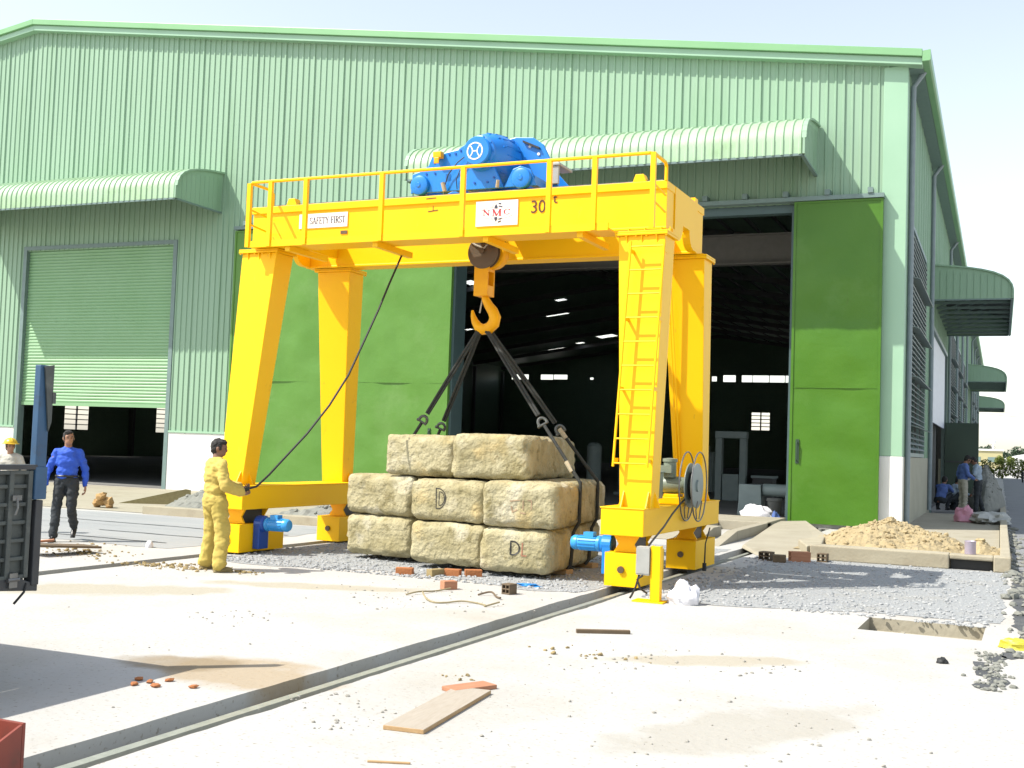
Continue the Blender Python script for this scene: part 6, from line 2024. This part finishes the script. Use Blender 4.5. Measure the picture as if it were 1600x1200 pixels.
# cords and wires on the ground
def cord(pts, r, label, m_='cord', name='wire'):
    P_ = [Vector((x, y, r + 0.002 + z)) for x, y, z in pts]
    fine = []
    for i in range(len(P_) - 1):
        p0, p1, p2, p3 = P_[max(i - 1, 0)], P_[i], P_[i + 1], P_[min(i + 2, len(P_) - 1)]
        for k in range(6):
            t = k / 6
            fine.append(0.5 * ((2 * p1) + (p2 - p0) * t + (2 * p0 - 5 * p1 + 4 * p2 - p3) * t * t + (3 * p1 - p0 - 3 * p2 + p3) * t ** 3))
    fine.append(P_[-1])
    o = build(MB().tube(fine, r, 6), name, MT[m_], origin=P_[0])
    return tag(o, label, 'wire')
cord([(-5.80, 11.25, 0.05), (-5.68, 11.10, 0.01), (-5.50, 10.93, 0), (-5.38, 10.98, 0), (-5.26, 11.12, 0.01), (-5.10, 11.15, 0), (-4.96, 11.06, 0), (-4.93, 11.0, 0), (-4.84, 11.16, 0.03)], 0.009, 'tan wire curled on the concrete below the pinkish brick')
cord([(-6.02, 11.28, 0), (-5.95, 11.45, 0.02), (-5.90, 11.75, 0), (-5.8, 11.95, 0.02)], 0.009, 'short tan wire beside the pinkish brick')
cord([(-5.36, 11.75, 0), (-5.25, 11.85, 0.03), (-5.12, 11.72, 0), (-5.02, 11.6, 0.01)], 0.011, 'dark bent strip in front of the hollow brick', 'wood_dark')
# paint can and bucket
m_ = MB().lathe((0, 0, 0), Z, [(0, 0.07), (0, 0.085), (0.19, 0.085), (0.2, 0.09), (0.205, 0.085), (0.195, 0.08), (0.19, 0.02)], 24)
o = build(m_, 'paint_can', [mat('lilac_tin', (0.62, 0.55, 0.66), (0.5, 0.42, 0.52), 0.35, 0.3)], origin=(0, 0, 0), loc=(-0.42, 19.52, 0.238))
tag(o, 'open paint tin standing on the kerb above the drain opening', 'paint can')
m_ = MB().lathe((0, 0, 0), Z, [(0, 0.17), (0.36, 0.2), (0.37, 0.225), (0.43, 0.225), (0.45, 0.2), (0.46, 0.05)], 28)
o = build(m_, 'bucket', MT['tarp'], origin=(0, 0, 0), loc=(-5.80, 32.5, 0.013))
tag(o, 'white lidded bucket just inside the warehouse door', 'bucket')

# sand heap in the bed
def heap(name, label, c, rx, ry, h, m_, seed, n=70, rocks=0, exp=1.0):
    mb = MB()
    vs = []
    for j in range(n + 1):
        for i in range(n + 1):
            u, v = i / n * 2 - 1, j / n * 2 - 1
            d = math.sqrt(u * u + v * v)
            base = max(0, 1 - d) ** exp
            x, y = c[0] + u * rx, c[1] + v * ry
            z = h * base * (1 + 0.35 * noise.noise((u * 2, v * 2, seed))) + (0.055 * noise.noise((x * 5, y * 5, seed)) + 0.03 * noise.noise((x * 13, y * 13, seed)) + 0.015 * noise.noise((x * 30, y * 30, seed))) * min(1, base * 6)
            vs.append((x, y, c[2] + max(-0.02, z - 0.01)))
    fs = [(j * (n + 1) + i, j * (n + 1) + i + 1, (j + 1) * (n + 1) + i + 1, (j + 1) * (n + 1) + i) for j in range(n) for i in range(n)]
    mb.add(vs, fs)
    r_ = random.Random(seed)
    for k in range(rocks):
        a, d = r_.uniform(0, 6.28), r_.uniform(0, 0.95)
        i = min(n, max(0, int((d * math.cos(a) + 1) / 2 * n)))
        j = min(n, max(0, int((d * math.sin(a) + 1) / 2 * n)))
        p = Vector(vs[j * (n + 1) + i])
        mb.rock(p, r_.choice((0.02, 0.03, 0.04, 0.06)), seed * 1000 + k, 0.8)
    o = build(mb, name, m_, origin=c, fix=False, smooth=False)
    return tag(o, label, name.replace('_', ' '))
heap('sand_heap', 'large heap of lumpy yellow sand in the planting bed at the building corner', (-1.85, 22.1, 0.09), 1.45, 1.75, 0.50, MT['sand'], 4, 90, 330, 0.8)
heap('sand_heap', 'small sand heap behind the paint tin', (-0.25, 21.6, 0.09), 0.45, 0.8, 0.26, MT['sand'], 9, 40, 30)

heap('rubble_heap', 'grey heap of rubble and sacks behind the men by the side door', (-0.42, 43.5, 0.05), 0.62, 5.0, 1.5, MT['rubble'], 21, 60, 160, 0.6)
heap('earth_heap', 'grey brown earth heap beside the recess wall board, left of the crane', (-16.7, 21.6, 0.0), 1.15, 0.9, 0.50, MT['rubble'], 14, 50, 60)
heap('earth_heap', 'low rubble heap behind the left wheel boxes of the crane', (-12.6, 20.2, 0.0), 1.9, 0.6, 0.34, MT['rubble'], 15, 50, 60)

# scattered stones: gravel surface, pebbles, clods
def scatter(name, m_, spots, kind='stuff'):
    mb = MB()
    for i, (x, y, r) in enumerate(spots):
        mb.rock((x, y, r * 0.3), r, i + 7, 0.65)
    o = build(mb, name, m_, origin=(0, 0, 0), fix=False, smooth=False)
    o['kind'] = kind
    return o
rnd = random.Random(11)
sp = []
for k in range(6000):
    if rnd.random() < 0.62:
        q = cw(rnd.uniform(-10.35, -4.85), 12.6 + 7.2 * rnd.random() ** 1.7)
    else:
        q = cw(rnd.uniform(-4.2, -0.35), 12.75 + 6.5 * rnd.random() ** 1.3)
    sp.append((q.x, q.y, rnd.choice((0.010, 0.014, 0.018, 0.022, 0.03))))
scatter('gravel_stones', MT['stone'], sp)
sp = []
for k in range(330):
    y = 3.5 + 9 * rnd.random() ** 1.3
    x = rnd.uniform(-11, 0.3)
    q = cw(x, y)
    if SLOT_R[0] - 0.05 < x < SLOT_R[1] + 0.4 or PIT[0] < x < PIT[1] and PIT[2] < y < PIT[3]:
        continue
    if noise.noise((x * 0.8, y * 0.8, 3)) < -0.05 and rnd.random() < 0.75:
        continue
    sp.append((q.x, q.y, 0.003 + 0.012 * rnd.random() ** 3))
for cx, cy, n, s in ((-3.75, 6.4, 35, 0.3), (-3.5, 6.0, 20, 0.2), (-5.4, 10.9, 40, 0.4), (-2.6, 8.9, 40, 0.3), (-1.9, 9.2, 30, 0.3), (-6.0, 11.4, 70, 0.5), (-2.0, 7.0, 30, 0.7), (-0.9, 7.3, 30, 0.5), (-6.6, 9.0, 40, 0.3)):
    for k in range(n):
        sp.append((cx + rnd.gauss(0, s), cy + rnd.gauss(0, s), 0.004 + 0.014 * rnd.random() ** 2))
scatter('pebbles', MT['pebble'], sp)
sp = []
for cx, cy, n, sx, sy in ((-9.65, 11.85, 150, 0.35, 0.16), (-10.2, 11.75, 50, 0.35, 0.12), (-11.6, 12.2, 120, 0.35, 0.3), (-12.6, 12.9, 50, 0.4, 0.3), (-8.7, 11.9, 30, 0.2, 0.1), (-3.0, 9.0, 20, 0.3, 0.15), (-3.6, 7.6, 10, 0.1, 0.05)):
    for k in range(n):
        sp.append((cx + rnd.gauss(0, sx), cy + rnd.gauss(0, sy), 0.008 + 0.028 * rnd.random() ** 2))
scatter('dirt_clods', MT['clod'], sp)
sp = [(0.25 + rnd.gauss(0, 0.12), rnd.uniform(14, 32), 0.03 + 0.07 * rnd.random() ** 2) for k in range(160)]
sp += [(rnd.uniform(0.1, 0.7), rnd.uniform(11, 13), 0.02 + 0.04 * rnd.random()) for k in range(70)]
sp += [(-0.05 + rnd.gauss(0, 0.07), rnd.uniform(9.3, 11.2), 0.008 + 0.025 * rnd.random()) for k in range(120)]
sp += [(rnd.uniform(-0.7, 0.0), rnd.uniform(34, 46), 0.06 + 0.12 * rnd.random()) for k in range(60)]
scatter('roadside_rubble', MT['rubble'], sp)

# ------------------------------------------------------------------ machines inside the hall
def machine(name, label, cat, org):
    return thing(name, label, cat, org)
mc = machine('winding_machine', 'grey green machine with a horizontal drum just inside the warehouse door', 'machine', (-6.2, 31.4, 0.013))
build(MB().prism([(-6.56, 31.1, 0.013), (-5.80, 31.1, 0.013), (-5.90, 31.1, 0.30), (-5.93, 31.1, 0.86), (-6.53, 31.1, 0.86), (-6.53, 31.1, 0.4)], (0, 0.5, 0)), 'housing', MT['machine'], mc, smooth=False, bev=0.02)
build(MB().lathe((-5.90, 31.35, 0.72), (1, 0, 0), [(0, 0.10), (0, 0.17), (0.75, 0.17), (0.76, 0.22), (0.82, 0.22), (0.82, 0.05)], 24), 'drum', MT['machine'], mc)
build(MB().box(-5.3, -5.1, 31.2, 31.5, 0.013, 0.6), 'bearing_stand', MT['machine'], mc, smooth=False, bev=0.02)
mb = MB().box(-24.0, -2.9, 33.75, 33.8, 7.34, 8.16)
mb.box(-24.0, -2.9, 33.6, 33.95, 8.16, 8.20)
mb.box(-24.0, -2.9, 33.6, 33.95, 7.30, 7.34)
o = build(mb, 'overhead_girder', mat('pale_grey_girder', (0.24, 0.235, 0.22), None, 0.6), origin=(-13, 33.8, 7.0), smooth=False)
tag(o, 'grey girder spanning the dark hall high up behind the big door', 'girder')
for i, (x, y, w, h, lab) in enumerate(((-10.9, 37.5, 0.5, 1.25, 'squat grey cabinet in the hall between the crane legs and the block stack'), (-6.9, 44.0, 0.9, 2.1, 'tall grey cabinet deep in the hall right of the portal frame'), (-11.8, 48.0, 1.2, 1.7, 'broad grey machine deep in the hall behind the upright pipes'))):
    mb = MB().box(x - w / 2, x + w / 2, y, y + 0.8, 0.013, h)
    mb.box(x - w / 2 + 0.06, x + w / 2 - 0.06, y - 0.03, y - 0.001, h * 0.45, h * 0.92)
    mb.box(x - w * 0.3, x + w * 0.3, y + 0.1, y + 0.5, h + 0.001, h + 0.25)
    tag(build(mb, 'machine_cabinet', MT['machine'], origin=(x, y, 0.013), smooth=False, bev=0.02), lab, 'cabinet')
mc = machine('press_frame', 'tall grey portal frame standing deep in the dark hall', 'machine', (-8.7, 40, 0.013))
build(MB().box(-9.25, -9.02, 40, 40.3, 0.013, 2.2).box(-8.40, -8.17, 40, 40.3, 0.013, 2.2), 'column', MT['machine'], mc, smooth=False, bev=0.02)
build(MB().box(-9.27, -8.15, 39.98, 40.32, 2.201, 2.45), 'crosshead', MT['machine'], mc, smooth=False, bev=0.02)
build(MB().box(-9.0, -8.42, 40.05, 40.25, 0.013, 0.95), 'work_table', MT['machine'], mc, smooth=False, bev=0.02)
m_ = MB().lathe((0, 0, 0), Z, [(0, 0.27), (1.75, 0.27), (1.85, 0.2), (1.9, 0.05)], 28)
o = build(m_, 'steel_tank', MT['machine'], origin=(0, 0, 0), loc=(-13.75, 40, 0.013))
tag(o, 'upright grey cylinder standing in the dark hall behind the block stack', 'tank')
m_ = MB()
for dx in (0, 0.22, 0.4):
    m_.cyl((dx, 0.0, 0), (dx, 0.0, 1.6 - dx * 0.6), 0.06, n=12)
m_.box(-0.2, 0.6, -0.1, 0.1, 0.0, 0.1)
o = build(m_, 'pipe_rack', MT['machine'], origin=(0, 0, 0), loc=(-12.9, 40.5, 0.013))
tag(o, 'group of upright pipes on a base beside the grey cylinder in the hall', 'pipe rack')
mc = machine('workbench', 'dark workbench with drawers beside the portal frame in the hall', 'workbench', (-7.6, 40.5, 0.013))
build(MB().box(-8.0, -7.2, 40.1, 40.9, 0.85, 0.93), 'top', MT['machine'], mc, smooth=False)
build(MB().box(-7.95, -7.25, 40.15, 40.85, 0.013, 0.849), 'cabinet', MT['steel_dark'], mc, smooth=False)
m_ = MB().tube([(-13.2 + 0.0 * i, 29 + 0.0 * i, 8.0) for i in range(1)] + [(-10.9 + 0.12 * i, 34.0, 7.2 - 0.9 * math.sin(math.pi * i / 10)) for i in range(11)], 0.03, 6) if False else MB().tube([(-10.9 + 0.14 * i, 34.0, 7.15 - 0.85 * math.sin(math.pi * i / 10)) for i in range(11)], 0.025, 6)
o = build(m_, 'hanging_cable', MT['pipe'], origin=(-10.2, 34, 7.15))
tag(o, 'loop of cable hanging under the roof inside the big door', 'cable')

# ------------------------------------------------------------------ background beyond the building
def leaf_cloud(mb, c, rx, ry, rz, n, size, seed):
    r_ = random.Random(seed)
    for k in range(n):
        while True:
            u = Vector((r_.uniform(-1, 1), r_.uniform(-1, 1), r_.uniform(-1, 1)))
            if u.length < 1 and noise.noise(u * 1.9 + Vector((seed, seed, seed))) > -0.22:
                break
        p = Vector(c) + Vector((u.x * rx, u.y * ry, u.z * rz))
        a = Vector((r_.uniform(-1, 1), r_.uniform(-1, 1), r_.uniform(-0.5, 1))).normalized()
        b = a.cross(Vector((r_.uniform(-1, 1), r_.uniform(-1, 1), r_.uniform(-1, 1)))).normalized()
        s = size * r_.uniform(0.6, 1.3)
        mb.add([p - a * s, p + b * s * 0.5, p + a * s, p - b * s * 0.5], [(0, 1, 2, 3)])
for i, (x, y, w, h) in enumerate(((-1.3, 127.5, 0.9, 1.9), (0.2, 127.0, 1.0, 2.0), (1.6, 128.0, 1.0, 2.1), (3.0, 127.2, 1.1, 1.9), (4.4, 128.2, 1.1, 2.0), (6.0, 127.5, 1.2, 2.1))):
    t = thing('shrub', ('yellow green shrub nearest the building corner in the far hedge', 'yellow green shrub of the far hedge behind the end of the kerb', 'yellow green shrub of the far hedge at the edge of the road',
                        'yellow green shrub of the far hedge behind the motorcycle', 'yellow green shrub of the far hedge near the right edge', 'yellow green shrub of the far hedge beyond the right edge')[i], 'shrub', (x, y, 0), group='shrubs of the far hedge')
    mb = MB()
    leaf_cloud(mb, (x, y, h * 0.52), w, 0.8, h * 0.5, 420, 0.15, 40 + i)
    build(mb, 'foliage', MT['leaf'], t, fix=False, smooth=False)
    mb = MB()
    for k in range(5):
        mb.tube([(x, y, 0), (x + 0.2 * math.cos(k * 1.3), y + 0.2 * math.sin(k * 1.3), 0.6), (x + 0.5 * math.cos(k * 1.3), y + 0.4 * math.sin(k * 1.3), 1.2)], [0.03, 0.025, 0.012], 6)
    build(mb, 'stem', MT['trunk'], t)
fb = thing('factory_building', 'long cream building far away beyond the shrubs', 'building', (-5, 300, 0))
build(MB().box(-14, 0.5, 300, 325, 0, 4.3), 'wall', MT['cream_bldg'], fb, smooth=False)
build(MB().box(-14.2, 0.7, 299.7, 325.2, 4.31, 4.75), 'roof', MT['white_wall'], fb, smooth=False)
for k in range(4):
    build(MB().box(-13 + 3.4 * k, -11.2 + 3.4 * k, 299.93, 300.0, 1.6, 2.8), 'window', MT['frame_grey'], fb, smooth=False)
fb = thing('shed', 'far white shed with a low curved roof behind the hedge', 'shed', (6, 340, 0))
build(MB().box(1.2, 14, 340, 360, 0, 2.6), 'wall', MT['white_wall'], fb, smooth=False)
build(MB().prism([(0.8 + 13.6 * i / 12, 339.5, 2.61 + 1.5 * math.sin(math.pi * i / 12)) for i in range(13)], (0, 21, 0)), 'roof', MT['white'], fb, smooth=False)
wt = thing('water_tower', 'thin white water tower on the far skyline', 'water tower', (-1.7, 310, 0))
build(MB().cyl((-1.7, 310, 0), (-1.7, 310, 6.2), 0.32, 0.26, 14), 'shaft', MT['white'], wt)
build(MB().lathe((-1.7, 310, 6.2), Z, [(0, 0.26), (0.25, 0.75), (0.7, 0.75), (0.95, 0.1)], 18), 'tank', MT['white'], wt)
for i, (x, y, h, w) in enumerate(((-6.0, 420, 6.6, 3.2), (-3.2, 415, 7.2, 2.6), (0.8, 400, 5.2, 2.6), (5.5, 410, 7.0, 3.6), (9.5, 405, 6.2, 3.4), (2.2, 295, 3.1, 1.1), (-0.2, 292, 3.2, 1.0), (13, 400, 6.5, 3.5))):
    t = thing('tree', ('dark tree above the roof of the cream building', 'dark tree left of the water tower', 'dark tree just right of the water tower', 'tall dark tree behind the white shed', 'dark tree behind the right end of the shed',
                       'small green tree in front of the white shed', 'small green tree at the corner of the cream building', 'dark tree beyond the right edge of the photo')[i], 'tree', (x, y, 0), group='far trees')
    mb = MB()
    for q in range(3):
        leaf_cloud(mb, (x + (q - 1) * w * 0.45, y, h * (0.62 + 0.08 * (q == 1))), w * 0.6, w * 0.6, h * 0.33, 260, h * 0.06, 70 + i * 5 + q)
    build(mb, 'crown', MT['leaf_far'] if i not in (5, 6) else MT['leaf'], t, fix=False, smooth=False)
    build(MB().tube([(x, y, 0), (x + 0.1, y, h * 0.4), (x, y, h * 0.75)], [h * 0.035, h * 0.028, h * 0.01], 8), 'trunk', MT['trunk'], t)
up_ = thing('utility_pole', 'grey utility pole beyond the right edge carrying the wire', 'pole', (7.2, 118, 0))
build(MB().cyl((7.2, 118, 0), (7.2, 118, 7.4), 0.14, 0.10, 12), 'shaft', MT['pipe'], up_)
build(MB().box(6.7, 7.7, 117.95, 118.05, 6.6, 6.72), 'crossarm', MT['wood_dark'], up_, smooth=False)
mb = MB()
for dz in (0, 0.35):
    mb.tube([(-1.95 + 9.0 * i / 12, 124 - 6.0 * i / 12, 6.9 - dz - 0.35 * math.sin(math.pi * i / 12) - 0.2 * i / 12) for i in range(13)], 0.012, 5)
o = build(mb, 'power_line', MT['steel_dark'], origin=(3, 121, 6.6))
tag(o, 'thin power line crossing the sky beside the far end of the warehouse', 'power line')
mt = thing('motorcycle', 'dark motorcycle parked on the road at the right edge', 'motorcycle', (1.78, 108, 0), rotz=0)
for yy2 in (-0.62, 0.62):
    build(MB().tube([(1.78, 108 + yy2 + 0.27 * math.cos(R(20 * i)), 0.31 + 0.27 * math.sin(R(20 * i))) for i in range(18)], 0.05, 8, closed=True).cyl((1.74, 108 + yy2, 0.31), (1.82, 108 + yy2, 0.31), 0.1, n=12), 'wheel', MT['rubber'], mt)
build(MB().ellip((1.78, 107.9, 0.68), 0.16, 0.45, 0.17).ellip((1.78, 108.0, 0.42), 0.14, 0.35, 0.16), 'body', MT['black'], mt)
build(MB().ellip((1.78, 108.35, 0.82), 0.14, 0.36, 0.07), 'seat', MT['rubber'], mt)
build(MB().tube([(1.48, 107.55, 1.02), (1.62, 107.45, 1.04), (1.94, 107.45, 1.04), (2.08, 107.55, 1.02)], 0.02, 6).tube([(1.78, 107.45, 1.03), (1.78, 107.38, 0.31)], 0.03, 6).ellip((1.78, 107.36, 0.85), 0.1, 0.08, 0.1), 'handlebar', MT['black'], mt)
